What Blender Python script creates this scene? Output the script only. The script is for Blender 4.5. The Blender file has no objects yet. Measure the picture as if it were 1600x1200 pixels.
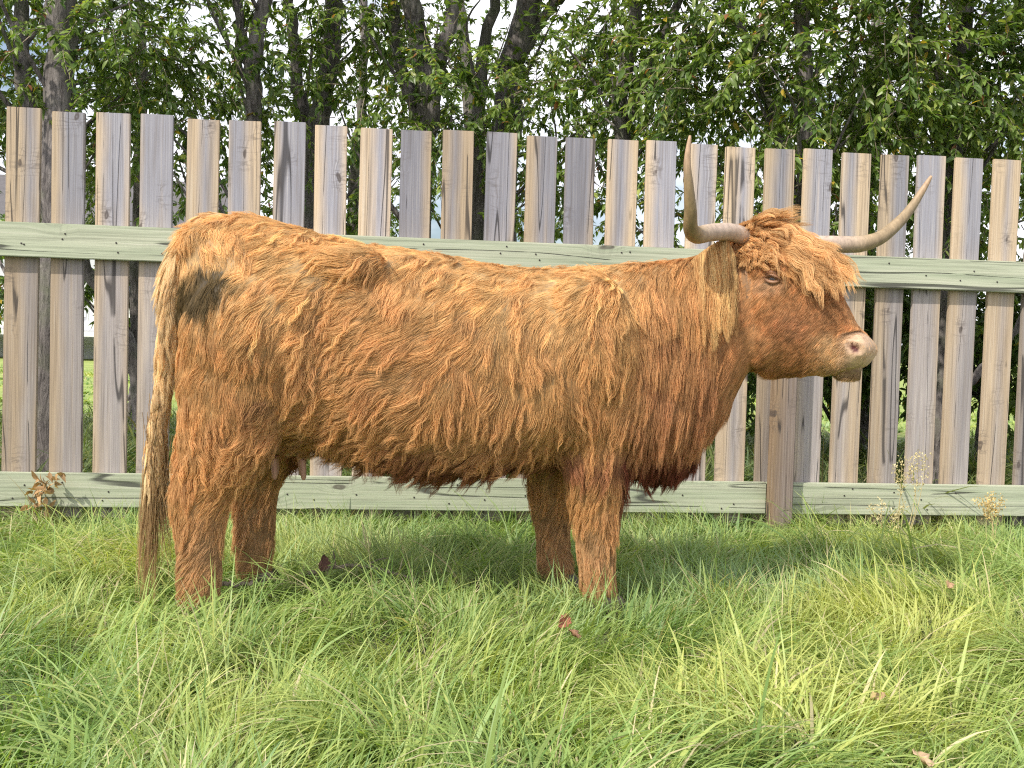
import bpy, bmesh, math, random
import numpy as np
from mathutils import Vector, Matrix, kdtree
R_ = math.radians
random.seed(7)
rng = np.random.default_rng(11)
S = bpy.context.scene
COL = S.collection

# ------------------------------------------------------------------ camera
D_F, PHI = 4.6992, 0.114                    # fence distance and its angle to the view
PITCH, ROLL, CAM_H, FPX = 0.0377, 0.0282, 0.8499, 1600.0
cam = bpy.data.cameras.new("camera")
cam.sensor_width = 36.0; cam.sensor_fit = 'HORIZONTAL'; cam.lens = 36.0 * FPX / 1600.0
cam.clip_start = 0.05; cam.clip_end = 1000
cam.dof.use_dof = False
co = bpy.data.objects.new("camera", cam); COL.objects.link(co)
F0 = Vector((0, math.cos(PITCH), -math.sin(PITCH))); U0 = Vector((0, math.sin(PITCH), math.cos(PITCH))); R0 = Vector((1, 0, 0))
UP = U0 * math.cos(ROLL) - R0 * math.sin(ROLL); RT = R0 * math.cos(ROLL) + U0 * math.sin(ROLL)
m = Matrix.Identity(4)
for i in range(3):
    m[i][0] = RT[i]; m[i][1] = UP[i]; m[i][2] = -F0[i]
m[2][3] = CAM_H
co.matrix_world = m
S.camera = co

# ------------------------------------------------------------------ light
SUN_DIR = Vector((-0.60, -0.62, 0.92)).normalized()      # from the scene to the sun
sun_el = math.asin(SUN_DIR.z); sun_az = math.atan2(SUN_DIR.x, SUN_DIR.y)
w = bpy.data.worlds.new("World"); S.world = w; w.use_nodes = True
nt = w.node_tree; nt.nodes.clear()
out = nt.nodes.new('ShaderNodeOutputWorld'); bg = nt.nodes.new('ShaderNodeBackground')
sky = nt.nodes.new('ShaderNodeTexSky'); sky.sky_type = 'NISHITA'; sky.sun_disc = False
sky.sun_elevation = sun_el; sky.sun_rotation = sun_az; sky.air_density = 1.0; sky.dust_density = 2.5
tc = nt.nodes.new('ShaderNodeTexCoord'); mp = nt.nodes.new('ShaderNodeMapping'); mp.inputs['Scale'].default_value = (1, 1, 2.4)
nz = nt.nodes.new('ShaderNodeTexNoise'); nz.inputs['Scale'].default_value = 2.6; nz.inputs['Detail'].default_value = 7
cr = nt.nodes.new('ShaderNodeValToRGB'); cr.color_ramp.elements[0].position = 0.36; cr.color_ramp.elements[1].position = 0.52
mx = nt.nodes.new('ShaderNodeMix'); mx.data_type = 'RGBA'
mx.inputs[7].default_value = (10.0, 10.0, 10.6, 1)       # bright thin cloud
nt.links.new(tc.outputs['Generated'], mp.inputs['Vector']); nt.links.new(mp.outputs[0], nz.inputs['Vector'])
nt.links.new(nz.outputs['Fac'], cr.inputs[0]); nt.links.new(cr.outputs[0], mx.inputs[0])
nt.links.new(sky.outputs[0], mx.inputs[6]); nt.links.new(mx.outputs[2], bg.inputs[0])
bg.inputs[1].default_value = 0.11
nt.links.new(bg.outputs[0], out.inputs[0])
sl = bpy.data.lights.new("sun", 'SUN'); sl.energy = 3.5; sl.angle = R_(1.0); sl.color = (1.0, 0.93, 0.81)
so = bpy.data.objects.new("sun", sl); COL.objects.link(so)
so.rotation_euler = SUN_DIR.to_track_quat('Z', 'Y').to_euler()
S.view_settings.view_transform = 'Standard'; S.view_settings.look = 'None'
S.view_settings.exposure = 0.55; S.view_settings.gamma = 1.0
S.cycles.use_denoising = False
S.cycles.filter_width = 1.2 if hasattr(S.cycles, 'filter_width') else 1.5
S.cycles.sample_clamp_indirect = 4.0
S.cycles.max_bounces = 8; S.cycles.transparent_max_bounces = 8
S.cycles.diffuse_bounces = 4; S.cycles.glossy_bounces = 2; S.cycles.transmission_bounces = 4

# ------------------------------------------------------------------ helpers
def tag(o, label=None, cat=None, group=None, kind=None):
    if label: o['label'] = label
    if cat: o['category'] = cat
    if group: o['group'] = group
    if kind: o['kind'] = kind
    return o
def empty(name, loc=(0, 0, 0), rz=0.0):
    o = bpy.data.objects.new(name, None); COL.objects.link(o)
    o.location = loc; o.rotation_euler = (0, 0, rz); o.empty_display_size = 0.1
    return o
def mesh_obj(name, verts, faces, mat, parent=None, smooth=True, cols=None):
    me = bpy.data.meshes.new(name)
    verts = np.asarray(verts, np.float32)
    faces_is_arr = isinstance(faces, np.ndarray)
    if faces_is_arr:
        n, k = faces.shape
        me.vertices.add(len(verts)); me.vertices.foreach_set('co', verts.ravel())
        me.loops.add(n * k); me.loops.foreach_set('vertex_index', faces.astype(np.int32).ravel())
        me.polygons.add(n); me.polygons.foreach_set('loop_start', np.arange(0, n * k, k, dtype=np.int32))
        me.update(calc_edges=True)
    else:
        me.from_pydata([tuple(v) for v in verts], [], faces); me.update()
    if smooth: me.polygons.foreach_set('use_smooth', np.ones(len(me.polygons), bool))
    if cols is not None:
        a = me.attributes.new('tint', 'FLOAT_COLOR', 'POINT')
        c = np.ones((len(verts), 4), np.float32); c[:, :3] = cols
        a.data.foreach_set('color', c.ravel())
    if mat: me.materials.append(mat)
    o = bpy.data.objects.new(name, me); COL.objects.link(o)
    if parent: o.parent = parent
    return o
def nrm(a):
    return a / np.maximum(np.linalg.norm(a, axis=-1, keepdims=True), 1e-9)
def mzf(x): return .807 + (x - .43) * .32
def lerp(a, b_, f): return a + (np.asarray(b_) - np.asarray(a)) * f[:, None]
class Wave:
    """smooth random field: a sum of sines"""
    def __init__(s, scale, n=14, seed=0):
        r = np.random.default_rng(seed)
        d = nrm(r.normal(size=(n, 3))); f = r.uniform(.5, 1.6, n)[:, None] * 2 * np.pi / scale
        s.k = d * f; s.p = r.uniform(0, 6.28, n); s.n = n
    def __call__(s, P):
        return np.sin(P @ s.k.T + s.p).sum(1) / math.sqrt(s.n / 2) * .6
def tube(pts, rad, seg=10, cap=True):
    P = np.asarray(pts, float); n = len(P); rad = np.broadcast_to(np.asarray(rad, float), (n,))
    T = nrm(np.gradient(P, axis=0)); a = np.array([0, 0, 1.]) if abs(T[0, 2]) < .9 else np.array([1., 0, 0])
    nn = nrm(np.cross(T[0], a)); V = []
    for i in range(n):
        nn = nn - T[i] * (nn @ T[i]); nn = nn / np.linalg.norm(nn); b = np.cross(T[i], nn)
        for j in range(seg):
            t = 2 * math.pi * j / seg
            V.append(P[i] + (nn * math.cos(t) + b * math.sin(t)) * rad[i])
    Fs = []
    for i in range(n - 1):
        for j in range(seg):
            k = (j + 1) % seg
            Fs.append((i * seg + j, i * seg + k, (i + 1) * seg + k, (i + 1) * seg + j))
    if cap:
        Fs.append(tuple(range(seg))[::-1]); Fs.append(tuple((n - 1) * seg + j for j in range(seg)))
    return V, Fs
def spline(P, n):
    P = np.asarray(P, float); t = np.linspace(0, len(P) - 1, n); i = np.clip(t.astype(int), 0, len(P) - 2); f = (t - i)[:, None]
    p0 = P[np.maximum(i - 1, 0)]; p1 = P[i]; p2 = P[i + 1]; p3 = P[np.minimum(i + 2, len(P) - 1)]
    return .5 * (2 * p1 + (p2 - p0) * f + (2 * p0 - 5 * p1 + 4 * p2 - p3) * f ** 2 + (3 * p1 - p0 - 3 * p2 + p3) * f ** 3)
def join(parts):
    V = []; Fs = []
    for v, f in parts:
        o = len(V); V += list(v); Fs += [tuple(i + o for i in q) for q in f]
    return V, Fs
def ellipsoid(c, r, seg=20, rings=12, rot=None):
    V = []; Fs = []
    for i in range(rings + 1):
        th = math.pi * i / rings
        for j in range(seg):
            ph = 2 * math.pi * j / seg
            p = np.array([math.sin(th) * math.cos(ph) * r[0], math.sin(th) * math.sin(ph) * r[1], math.cos(th) * r[2]])
            if rot is not None: p = rot @ p
            V.append(p + np.array(c))
    for i in range(rings):
        for j in range(seg):
            k = (j + 1) % seg
            Fs.append((i * seg + j, (i + 1) * seg + j, (i + 1) * seg + k, i * seg + k))
    return V, Fs
def weld(o, d=1e-5):
    bm = bmesh.new(); bm.from_mesh(o.data); bmesh.ops.remove_doubles(bm, verts=bm.verts, dist=d)
    bmesh.ops.recalc_face_normals(bm, faces=bm.faces); bm.to_mesh(o.data); bm.free()
    o.data.polygons.foreach_set('use_smooth', np.ones(len(o.data.polygons), bool)); return o

# ------------------------------------------------------------------ materials
def mat(name):
    mm = bpy.data.materials.new(name); mm.use_nodes = True
    t = mm.node_tree; return mm, t, t.nodes['Principled BSDF']
def N(t, kind, **kw):
    n = t.nodes.new(kind)
    for k, v in kw.items(): setattr(n, k, v)
    return n
def math_(t, op, a, b=None, clamp=False):
    n = N(t, 'ShaderNodeMath', operation=op); n.use_clamp = clamp
    for i, x in enumerate((a, b)):
        if x is None: continue
        if isinstance(x, (int, float)): n.inputs[i].default_value = x
        else: t.links.new(x, n.inputs[i])
    return n.outputs[0]
def mixc(t, fac, a, b, blend='MIX'):
    n = N(t, 'ShaderNodeMix', data_type='RGBA', blend_type=blend)
    for i, x in ((0, fac), (6, a), (7, b)):
        if isinstance(x, (int, float)): n.inputs[i].default_value = x
        elif isinstance(x, tuple): n.inputs[i].default_value = (*x, 1)
        else: t.links.new(x, n.inputs[i])
    return n.outputs[2]
def ramp(t, x, stops):
    n = N(t, 'ShaderNodeValToRGB'); e = n.color_ramp.elements
    while len(e) < len(stops): e.new(0.5)
    for q, (p, c) in zip(e, stops):
        q.position = p; q.color = (*c, 1) if isinstance(c, tuple) else (c, c, c, 1)
    t.links.new(x, n.inputs[0]); return n.outputs[0]
def noise(t, vec, scale, detail=4, rough=.55, dist=0.0, dim='3D'):
    n = N(t, 'ShaderNodeTexNoise'); n.inputs['Scale'].default_value = scale; n.inputs['Detail'].default_value = detail
    n.inputs['Roughness'].default_value = rough; n.inputs['Distortion'].default_value = dist
    if vec is not None: t.links.new(vec, n.inputs['Vector'])
    return n.outputs['Fac']
def mapping(t, vec, scale=(1, 1, 1), loc=None):
    n = N(t, 'ShaderNodeMapping'); n.inputs['Scale'].default_value = scale
    t.links.new(vec, n.inputs['Vector'])
    if loc is not None: t.links.new(loc, n.inputs['Location'])
    return n.outputs[0]
def bump(t, b, h, strength=.3, dist=.01):
    n = N(t, 'ShaderNodeBump'); n.inputs['Strength'].default_value = strength; n.inputs['Distance'].default_value = dist
    t.links.new(h, n.inputs['Height']); t.links.new(n.outputs[0], b.inputs['Normal'])

def wood_material(name, grey, tan, brown, green=False):
    mm, t, b = mat(name)
    tcn = N(t, 'ShaderNodeTexCoord'); oi = N(t, 'ShaderNodeObjectInfo')
    off = math_(t, 'MULTIPLY', oi.outputs['Random'], 57.0)
    cmb = N(t, 'ShaderNodeCombineXYZ'); 
    for i in range(3): t.links.new(off, cmb.inputs[i])
    P = tcn.outputs['Object']
    sx = N(t, 'ShaderNodeSeparateXYZ'); t.links.new(P, sx.inputs[0])
    # knots: sparse cells, grain bends round them
    long_ax = (8.5, 8.5, 4.2) if not green else (2.6, 7, 7)
    kv = N(t, 'ShaderNodeTexVoronoi'); kv.inputs['Scale'].default_value = 1.0; kv.inputs['Randomness'].default_value = 1
    flat = N(t, 'ShaderNodeCombineXYZ'); t.links.new(sx.outputs[0], flat.inputs[0]); t.links.new(sx.outputs[2], flat.inputs[2]); t.links.new(math_(t, 'MULTIPLY', oi.outputs['Random'], 9.0), flat.inputs[1])
    knv = mapping(t, flat.outputs[0], long_ax, cmb.outputs[0])
    kw = N(t, 'ShaderNodeVectorMath', operation='ADD'); t.links.new(knv, kw.inputs[0])
    kn = N(t, 'ShaderNodeTexNoise'); kn.inputs['Scale'].default_value = 2.2; t.links.new(knv, kn.inputs['Vector'])
    ksub = N(t, 'ShaderNodeVectorMath', operation='SCALE'); ksub.inputs['Scale'].default_value = .35; t.links.new(kn.outputs['Color'], ksub.inputs[0])
    t.links.new(ksub.outputs[0], kw.inputs[1]); t.links.new(kw.outputs[0], kv.inputs['Vector'])
    kd = kv.outputs['Distance']
    knot = ramp(t, kd, [(0.02, .6), (0.045, 1.0), (0.075, 0.9), (0.10, 0.0)])
    halo = ramp(t, kd, [(0.05, 1.0), (0.30, 0.0)])
    s_long = (150, 150, 2.6) if not green else (2.2, 60, 95)
    gv = mapping(t, P, s_long, cmb.outputs[0])
    add = N(t, 'ShaderNodeVectorMath', operation='ADD'); t.links.new(gv, add.inputs[0])
    hv = N(t, 'ShaderNodeVectorMath', operation='SCALE'); hv.inputs[0].default_value = (2.6, 0, .2) if not green else (.2, 0, 2.6); t.links.new(halo, hv.inputs['Scale'])
    t.links.new(hv.outputs[0], add.inputs[1])
    g1 = noise(t, add.outputs[0], 1.0, 5, .6)
    gv2 = mapping(t, P, (24, 24, .9) if not green else (.9, 24, 24), cmb.outputs[0])
    g2 = noise(t, gv2, 1.0, 3, .6, .4)
    if not green:
        # weathered grey heart between paler tan edges
        cx = math_(t, 'SUBTRACT', math_(t, 'MULTIPLY', math_(t, 'FRACT', math_(t, 'MULTIPLY', oi.outputs['Random'], 7.3)), .07), .035)
        wob = math_(t, 'MULTIPLY', math_(t, 'SUBTRACT', noise(t, mapping(t, P, (3, 3, 2.2), cmb.outputs[0]), 1, 3), .5), .055)
        dx = math_(t, 'ABSOLUTE', math_(t, 'ADD', math_(t, 'ADD', sx.outputs[0], cx), wob))
        rr = math_(t, 'FRACT', math_(t, 'MULTIPLY', oi.outputs['Random'], 13.7))
        half = math_(t, 'ADD', math_(t, 'MULTIPLY', math_(t, 'POWER', rr, .8), .074), .006)
        q = math_(t, 'SUBTRACT', half, dx)
        grey_f = ramp(t, math_(t, 'ADD', math_(t, 'MULTIPLY', q, 15), .5), [(0.1, 0.0), (0.85, 1.0)])
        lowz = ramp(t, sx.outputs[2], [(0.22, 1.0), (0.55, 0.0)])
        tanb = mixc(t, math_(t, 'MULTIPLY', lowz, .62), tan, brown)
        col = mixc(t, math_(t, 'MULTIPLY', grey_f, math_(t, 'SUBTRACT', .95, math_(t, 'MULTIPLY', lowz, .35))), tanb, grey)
        col = mixc(t, ramp(t, g2, [(0.50, 0.0), (0.75, 0.5)]), col, tuple(c * .5 for c in grey))
        col = mixc(t, ramp(t, g2, [(0.22, .35), (0.40, 0.0)]), col, tuple(min(1, c * 1.25) for c in tan))
    else:
        col = mixc(t, ramp(t, g2, [(0.35, 0.0), (0.7, 1.0)]), grey, tan)
        col = mixc(t, ramp(t, noise(t, mapping(t, P, (1.3, 6, 6), cmb.outputs[0]), 1, 3), [(0.5, 0.0), (0.75, .6)]), col, brown)
    col = mixc(t, ramp(t, g1, [(0.32, 0.45), (0.52, 0.0)]), col, tuple(c * .4 for c in brown))
    col = mixc(t, ramp(t, g1, [(0.55, 0.0), (0.75, 0.4)]), col, (.62, .58, .52))
    bv = math_(t, 'ADD', math_(t, 'MULTIPLY', math_(t, 'FRACT', math_(t, 'MULTIPLY', oi.outputs['Random'], 31.1)), .38), .72)
    gg = N(t, 'ShaderNodeCombineXYZ'); [t.links.new(bv, gg.inputs[q_]) for q_ in range(3)]
    col = mixc(t, 1.0 if not green else 0.0, col, gg.outputs[0], 'MULTIPLY')
    # drying cracks along the grain
    cv = mapping(t, P, (16, 16, .55) if not green else (.55, 16, 16), cmb.outputs[0])
    ck = noise(t, cv, 1.0, 1, .4, 0.0)
    crack = ramp(t, math_(t, 'ABSOLUTE', math_(t, 'SUBTRACT', ck, .5)), [(0.004, 1.0), (0.014, 0.0)])
    cmask = ramp(t, noise(t, mapping(t, P, (2, 2, 2), cmb.outputs[0]), 1.5, 2), [(0.42, 0.0), (0.47, 1.0)])
    cfac = math_(t, 'MULTIPLY', crack, cmask)
    col = mixc(t, math_(t, 'MULTIPLY', cfac, .8), col, (.03, .028, .03))
    col = mixc(t, math_(t, 'MULTIPLY', knot, .8), col, (.07, .055, .05))
    arm = math_(t, 'MULTIPLY', ramp(t, kd, [(0.10, .75), (0.42, 0.0)]), ramp(t, math_(t, 'ABSOLUTE', math_(t, 'SUBTRACT', noise(t, mapping(t, P, (9, 9, 34) if not green else (34, 9, 9), cmb.outputs[0]), 1, 2, .5, .4), .5)), [(0.0, 1.0), (0.05, 0.0)]))
    col = mixc(t, math_(t, 'MULTIPLY', arm, .75 if not green else .25), col, (.10, .085, .08))
    t.links.new(col, b.inputs['Base Color']); b.inputs['Roughness'].default_value = .85; b.inputs['Specular IOR Level'].default_value = .25
    hgt = math_(t, 'SUBTRACT', g1, math_(t, 'MULTIPLY', cfac, 1.5))
    bump(t, b, hgt, .5, .003)
    return mm
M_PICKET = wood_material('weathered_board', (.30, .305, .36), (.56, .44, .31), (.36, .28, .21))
M_RAIL = wood_material('treated_timber', (.37, .415, .30), (.46, .48, .37), (.30, .33, .24), green=True)
M_POST = wood_material('post_timber', (.27, .24, .25), (.52, .38, .24), (.24, .16, .11))

def hair_material(name, root=.80, tip=1.15, rough=.55, spec=.20):
    mm, t, b = mat(name)
    at = N(t, 'ShaderNodeAttribute'); at.attribute_name = 'tint'
    hi = N(t, 'ShaderNodeHairInfo')
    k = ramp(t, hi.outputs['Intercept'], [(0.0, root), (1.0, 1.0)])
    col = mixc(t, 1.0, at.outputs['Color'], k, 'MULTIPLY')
    v = N(t, 'ShaderNodeMath', operation='MULTIPLY_ADD'); t.links.new(hi.outputs['Random'], v.inputs[0]); v.inputs[1].default_value = .2; v.inputs[2].default_value = .92
    hs = N(t, 'ShaderNodeHueSaturation'); t.links.new(col, hs.inputs['Color']); t.links.new(v.outputs[0], hs.inputs['Value'])
    t.links.new(hs.outputs[0], b.inputs['Base Color'])
    b.inputs['Roughness'].default_value = rough; b.inputs['Specular IOR Level'].default_value = spec
    tr = N(t, 'ShaderNodeBsdfTranslucent'); t.links.new(hs.outputs[0], tr.inputs[0])
    ms = N(t, 'ShaderNodeMixShader'); ms.inputs[0].default_value = .32
    t.links.new(b.outputs[0], ms.inputs[1]); t.links.new(tr.outputs[0], ms.inputs[2])
    t.links.new(ms.outputs[0], t.nodes['Material Output'].inputs['Surface'])
    return mm
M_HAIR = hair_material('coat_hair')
def tint_material(name, rough=.6, spec=.3, transl=0.0, bumpscale=None, stripe=False):
    mm, t, b = mat(name)
    at = N(t, 'ShaderNodeAttribute'); at.attribute_name = 'tint'
    c = at.outputs['Color']
    if bumpscale:
        tcn = N(t, 'ShaderNodeTexCoord'); n = noise(t, tcn.outputs['Object'], bumpscale, 5)
        c = mixc(t, 1.0, c, ramp(t, n, [(0.3, .72), (0.7, 1.1)]), 'MULTIPLY'); bump(t, b, n, .4, .004)
    t.links.new(c, b.inputs['Base Color']); b.inputs['Roughness'].default_value = rough; b.inputs['Specular IOR Level'].default_value = spec
    if transl:
        tr = N(t, 'ShaderNodeBsdfTranslucent')
        t.links.new(mixc(t, 1.0, c, (1.25, 1.3, .55), 'MULTIPLY'), tr.inputs[0])
        ms = N(t, 'ShaderNodeMixShader'); ms.inputs[0].default_value = transl
        t.links.new(b.outputs[0], ms.inputs[1]); t.links.new(tr.outputs[0], ms.inputs[2])
        t.links.new(ms.outputs[0], t.nodes['Material Output'].inputs['Surface'])
    return mm
M_GRASS = tint_material('grass_blade', .45, .4, .38)
M_LEAF = tint_material('leaf', .38, .5, .45)
M_SKIN = tint_material('hide', .55, .35, 0, 90)
def plain(name, c, rough=.6, spec=.3, var=.25, sc=20, bs=0.3):
    mm, t, b = mat(name); tcn = N(t, 'ShaderNodeTexCoord'); n = noise(t, tcn.outputs['Object'], sc, 5)
    t.links.new(mixc(t, n, tuple(x * (1 - var) for x in c), tuple(min(1, x * (1 + var)) for x in c)), b.inputs['Base Color'])
    b.inputs['Roughness'].default_value = rough; b.inputs['Specular IOR Level'].default_value = spec
    if bs: bump(t, b, n, bs, .005)
    return mm
def bark_material(name, c1, c2):
    mm, t, b = mat(name); tcn = N(t, 'ShaderNodeTexCoord')
    n = noise(t, mapping(t, tcn.outputs['Object'], (40, 40, 7)), 1, 6, .65, .6)
    n2 = noise(t, tcn.outputs['Object'], 5, 3)
    c = mixc(t, ramp(t, n, [(0.35, 0.0), (0.65, 1.0)]), c1, c2)
    c = mixc(t, ramp(t, n2, [(0.5, 0.0), (0.7, .5)]), c, (.12, .15, .07))
    t.links.new(c, b.inputs['Base Color']); b.inputs['Roughness'].default_value = .9; bump(t, b, n, .9, .02); return mm
M_BARK = bark_material('bark', (.075, .065, .065), (.25, .225, .215))
M_TWIG = bark_material('twig_bark', (.14, .11, .08), (.36, .30, .22))

# ------------------------------------------------------------------ ground
wa, wb = Wave(1.3, seed=1), Wave(.45, seed=2)
def hgt(x, y):
    P = np.stack([x, y, 0 * x], 1)
    near = np.clip(1.6 - np.abs(y - 3) / 6, 0, 1)
    return (.022 * wa(P) + .012 * wb(P)) * near - 0.01
gx = np.concatenate([np.array([-260, -160, -90, -50, -30, -20, -14, -10, -8, -6.5, -5.5, -4.8]), np.arange(-4.2, 4.21, .12), np.array([4.8, 5.5, 6.5, 8, 10, 14, 20, 30, 50, 90, 160, 260])])
gy = np.concatenate([np.array([-120, -60, -30, -15, -8, -4, -2, -1]), np.arange(-.3, 8, .12), np.array([8.4, 9, 10, 11.5, 13.5, 16, 20, 26, 35, 50, 80, 130, 200, 320])])
X, Y = np.meshgrid(gx, gy); X = X.ravel(); Y = Y.ravel()
nx, ny = len(gx), len(gy)
ii, jj = np.meshgrid(np.arange(nx - 1), np.arange(ny - 1)); a = (jj * nx + ii).ravel()
gf = np.stack([a, a + 1, a + 1 + nx, a + nx], 1)
mg, t, b = mat('meadow_soil'); tcn = N(t, 'ShaderNodeTexCoord')
n1 = noise(t, tcn.outputs['Object'], 1.1, 5); n2 = noise(t, tcn.outputs['Object'], 28, 5)
sxyz = N(t, 'ShaderNodeSeparateXYZ'); t.links.new(tcn.outputs['Object'], sxyz.inputs[0])
far = ramp(t, math_(t, 'MULTIPLY', sxyz.outputs[1], 1 / 16), [(0.45, 0.0), (0.8, 1.0)])
c = mixc(t, ramp(t, n2, [(0.3, 0.0), (0.7, 1.0)]), (.035, .04, .015), (.10, .12, .04))
c2 = mixc(t, ramp(t, n1, [(0.3, 0.0), (0.7, 1.0)]), (.17, .24, .05), (.30, .35, .09))
t.links.new(mixc(t, far, c, c2), b.inputs['Base Color']); b.inputs['Roughness'].default_value = .95; bump(t, b, n2, .8, .02)
ground = mesh_obj('ground', np.stack([X, Y, hgt(X, Y)], 1), gf, mg); tag(ground, kind='structure')

# ------------------------------------------------------------------ fence
FD = np.array([math.cos(PHI), math.sin(PHI), 0.]); FN = np.array([-math.sin(PHI), math.cos(PHI), 0.])
fence = empty('picket_fence', (0, D_F, 0), PHI)
tag(fence, 'weathered grey wooden picket fence with pale green treated rails behind the cow', 'fence')
def bbox_mesh(x0, x1, y0, y1, z0, z1, bev=.002, nz_=1, jit=0.0):
    bm = bmesh.new(); bmesh.ops.create_cube(bm, size=1)
    for v in bm.verts:
        v.co = Vector(((x0 + x1) / 2 + v.co.x * (x1 - x0), (y0 + y1) / 2 + v.co.y * (y1 - y0), (z0 + z1) / 2 + v.co.z * (z1 - z0)))
    bmesh.ops.bevel(bm, geom=bm.edges[:], offset=bev, segments=2, affect='EDGES')
    me = bpy.data.meshes.new('m'); bm.to_mesh(me); bm.free(); return me
PITCH_P = .188; S0 = -2.1527
PX_OFF = [0.0, .003, .001, -.004, .002, .0, .003, -.001, .004, -.002]
for i in range(-9, 35):
    hw = .070 + rng.uniform(-.0015, .0015)
    s = S0 + i * PITCH_P + PX_OFF[i % 10]
    top = 1.8077 + rng.uniform(-.006, .006) + (.01 if i == 0 else 0)
    me = bbox_mesh(-hw, hw, -.010, .010, -.86, top - .9)
    o = bpy.data.objects.new('picket', me); COL.objects.link(o); o.parent = fence
    me.name = 'picket'; me.materials.append(M_PICKET)
    o.location = (s, .0, .9); o.rotation_euler = (0, R_(rng.uniform(-.35, .35)), R_(rng.uniform(-.6, .6)))
for z0 in (1.3184 - .147, .24 - .147):
    # two lengths of timber meeting behind the post
    for (a0, a1) in ((-4.0, -1.212), (-1.209, 1.21), (1.213, 3.64), (3.643, 4.6)):
        me = bbox_mesh(a0, a1, -.052, -.0135, z0, z0 + .147, .003)
        me.name = 'rail'; me.materials.append(M_RAIL)
        o = bpy.data.objects.new('rail', me); COL.objects.link(o); o.parent = fence
nm = bpy.data.meshes.new('nail'); nb = bmesh.new(); bmesh.ops.create_cone(nb, cap_ends=True, segments=10, radius1=.0042, radius2=.0034, depth=.003, matrix=Matrix.Rotation(R_(90), 4, 'X')); nb.to_mesh(nm); nb.free()
M_NAIL, t, b = mat('rusty_nail'); b.inputs['Base Color'].default_value = (.05, .04, .04, 1); b.inputs['Metallic'].default_value = .5; b.inputs['Roughness'].default_value = .6; nm.materials.append(M_NAIL)
for i in range(0, 26):
    for z0 in (1.3184 - .147, .24 - .147):
        for _ in range(1 if rng.random() < .55 else 2):
            o = bpy.data.objects.new('nail', nm); COL.objects.link(o); o.parent = fence
            o.location = (S0 + i * PITCH_P + rng.uniform(-.05, .05), -.0530, z0 + rng.uniform(.02, .127))
me = bbox_mesh(-.054, .054, -.115, -.0555, -.7, .55, .004); me.name = 'post'; me.materials.append(M_POST)
o = bpy.data.objects.new('post', me); COL.objects.link(o); o.parent = fence; o.location = (1.262, 0, .7)

# ------------------------------------------------------------------ the cow
YAW = R_(7)
cow = empty('highland_cow', (-0.22, 3.33, 0), YAW)
tag(cow, 'shaggy ginger highland cow with long curved horns standing side-on in the grass', 'cow')
HYAW = R_(-40); HO = np.array([.98, .02, 0.])
chx, shx = math.cos(HYAW), math.sin(HYAW)
def H(x, l, z):                                  # head frame -> cow frame
    x, l, z = np.broadcast_arrays(np.asarray(x, float), np.asarray(l, float), np.asarray(z, float))
    return np.stack([HO[0] + x * chx - l * shx, HO[1] + x * shx + l * chx, z], -1)
def Hinv(P):
    d = P - HO; return d[:, 0] * chx + d[:, 1] * shx, -d[:, 0] * shx + d[:, 1] * chx, P[:, 2]
def loft(rings):
    n = len(rings[0]); V = [p for r in rings for p in r]; Fs = []
    for i in range(len(rings) - 1):
        for j in range(n):
            k = (j + 1) % n; Fs.append((i * n + j, i * n + k, (i + 1) * n + k, (i + 1) * n + j))
    Fs.append(tuple(range(n))[::-1]); Fs.append(tuple((len(rings) - 1) * n + j for j in range(n)))
    return V, Fs
TH = np.linspace(0, 2 * np.pi, 28, endpoint=False)
def se(x, e): return np.sign(x) * np.abs(x) ** e
def resample(tab, n): return spline(np.array(tab, float), n)
TR = [  # u, top, bottom, half width, v
 (-.83, 1.10, .84, .07, 0), (-.80, 1.17, .74, .15, 0), (-.74, 1.222, .62, .215, 0), (-.66, 1.236, .55, .25, 0), (-.57, 1.228, .53, .27, 0), (-.45, 1.198, .535, .285, 0),
 (-.29, 1.160, .485, .30, 0), (-.12, 1.146, .435, .325, 0), (0, 1.133, .43, .335, 0), (.13, 1.112, .44, .335, 0), (.25, 1.103, .46, .32, 0),
 (.42, 1.112, .475, .29, 0), (.55, 1.126, .44, .26, 0), (.68, 1.138, .43, .225, 0), (.79, 1.155, .48, .185, -.005), (.87, 1.172, .57, .16, -.01),
 (.94, 1.186, .68, .14, -.015), (1.0, 1.20, .78, .12, -.03), (1.05, 1.20, .84, .10, -.05)]
rings = []
for u, tp, bt, hw, v0 in resample(TR, 44):
    c, s_ = np.cos(TH), np.sin(TH)
    e = .86
    zc, hh = (tp + bt) / 2, (tp - bt) / 2
    wv = hw * se(c, e) * (1 - .10 * s_)          # fuller low down
    rings.append(np.stack([np.full(28, u), v0 + wv, zc + hh * se(s_, e)], 1))
trunk = loft(rings)
def leg(tab, v_top, v_bot, n=22):
    rs = []; T = resample(tab, n)
    for k, (u, z, ru, rv) in enumerate(T):
        f = k / (n - 1); v = v_top + (v_bot - v_top) * min(1, f * 1.6)
        rs.append(np.stack([u + ru * np.cos(TH), v + rv * np.sin(TH), np.full(28, z)], 1))
    return loft(rs)
HIND = [(-.60, .98, .17, .07), (-.60, .88, .20, .105), (-.612, .76, .195, .12), (-.635, .64, .165, .115), (-.655, .53, .14, .098), (-.695, .43, .112, .075), (-.732, .37, .092, .060),
        (-.735, .30, .076, .056), (-.732, .20, .065, .052), (-.733, .12, .062, .050), (-.732, .075, .060, .052), (-.722, .045, .055, .05)]
FORE = [(.44, .92, .12, .07), (.44, .80, .155, .10), (.45, .68, .14, .105), (.465, .56, .11, .085), (.475, .45, .102, .076), (.480, .36, .084, .065), (.485, .30, .076, .060),
        (.488, .22, .060, .050), (.495, .12, .058, .049), (.503, .075, .062, .053), (.512, .045, .05, .046)]
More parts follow.
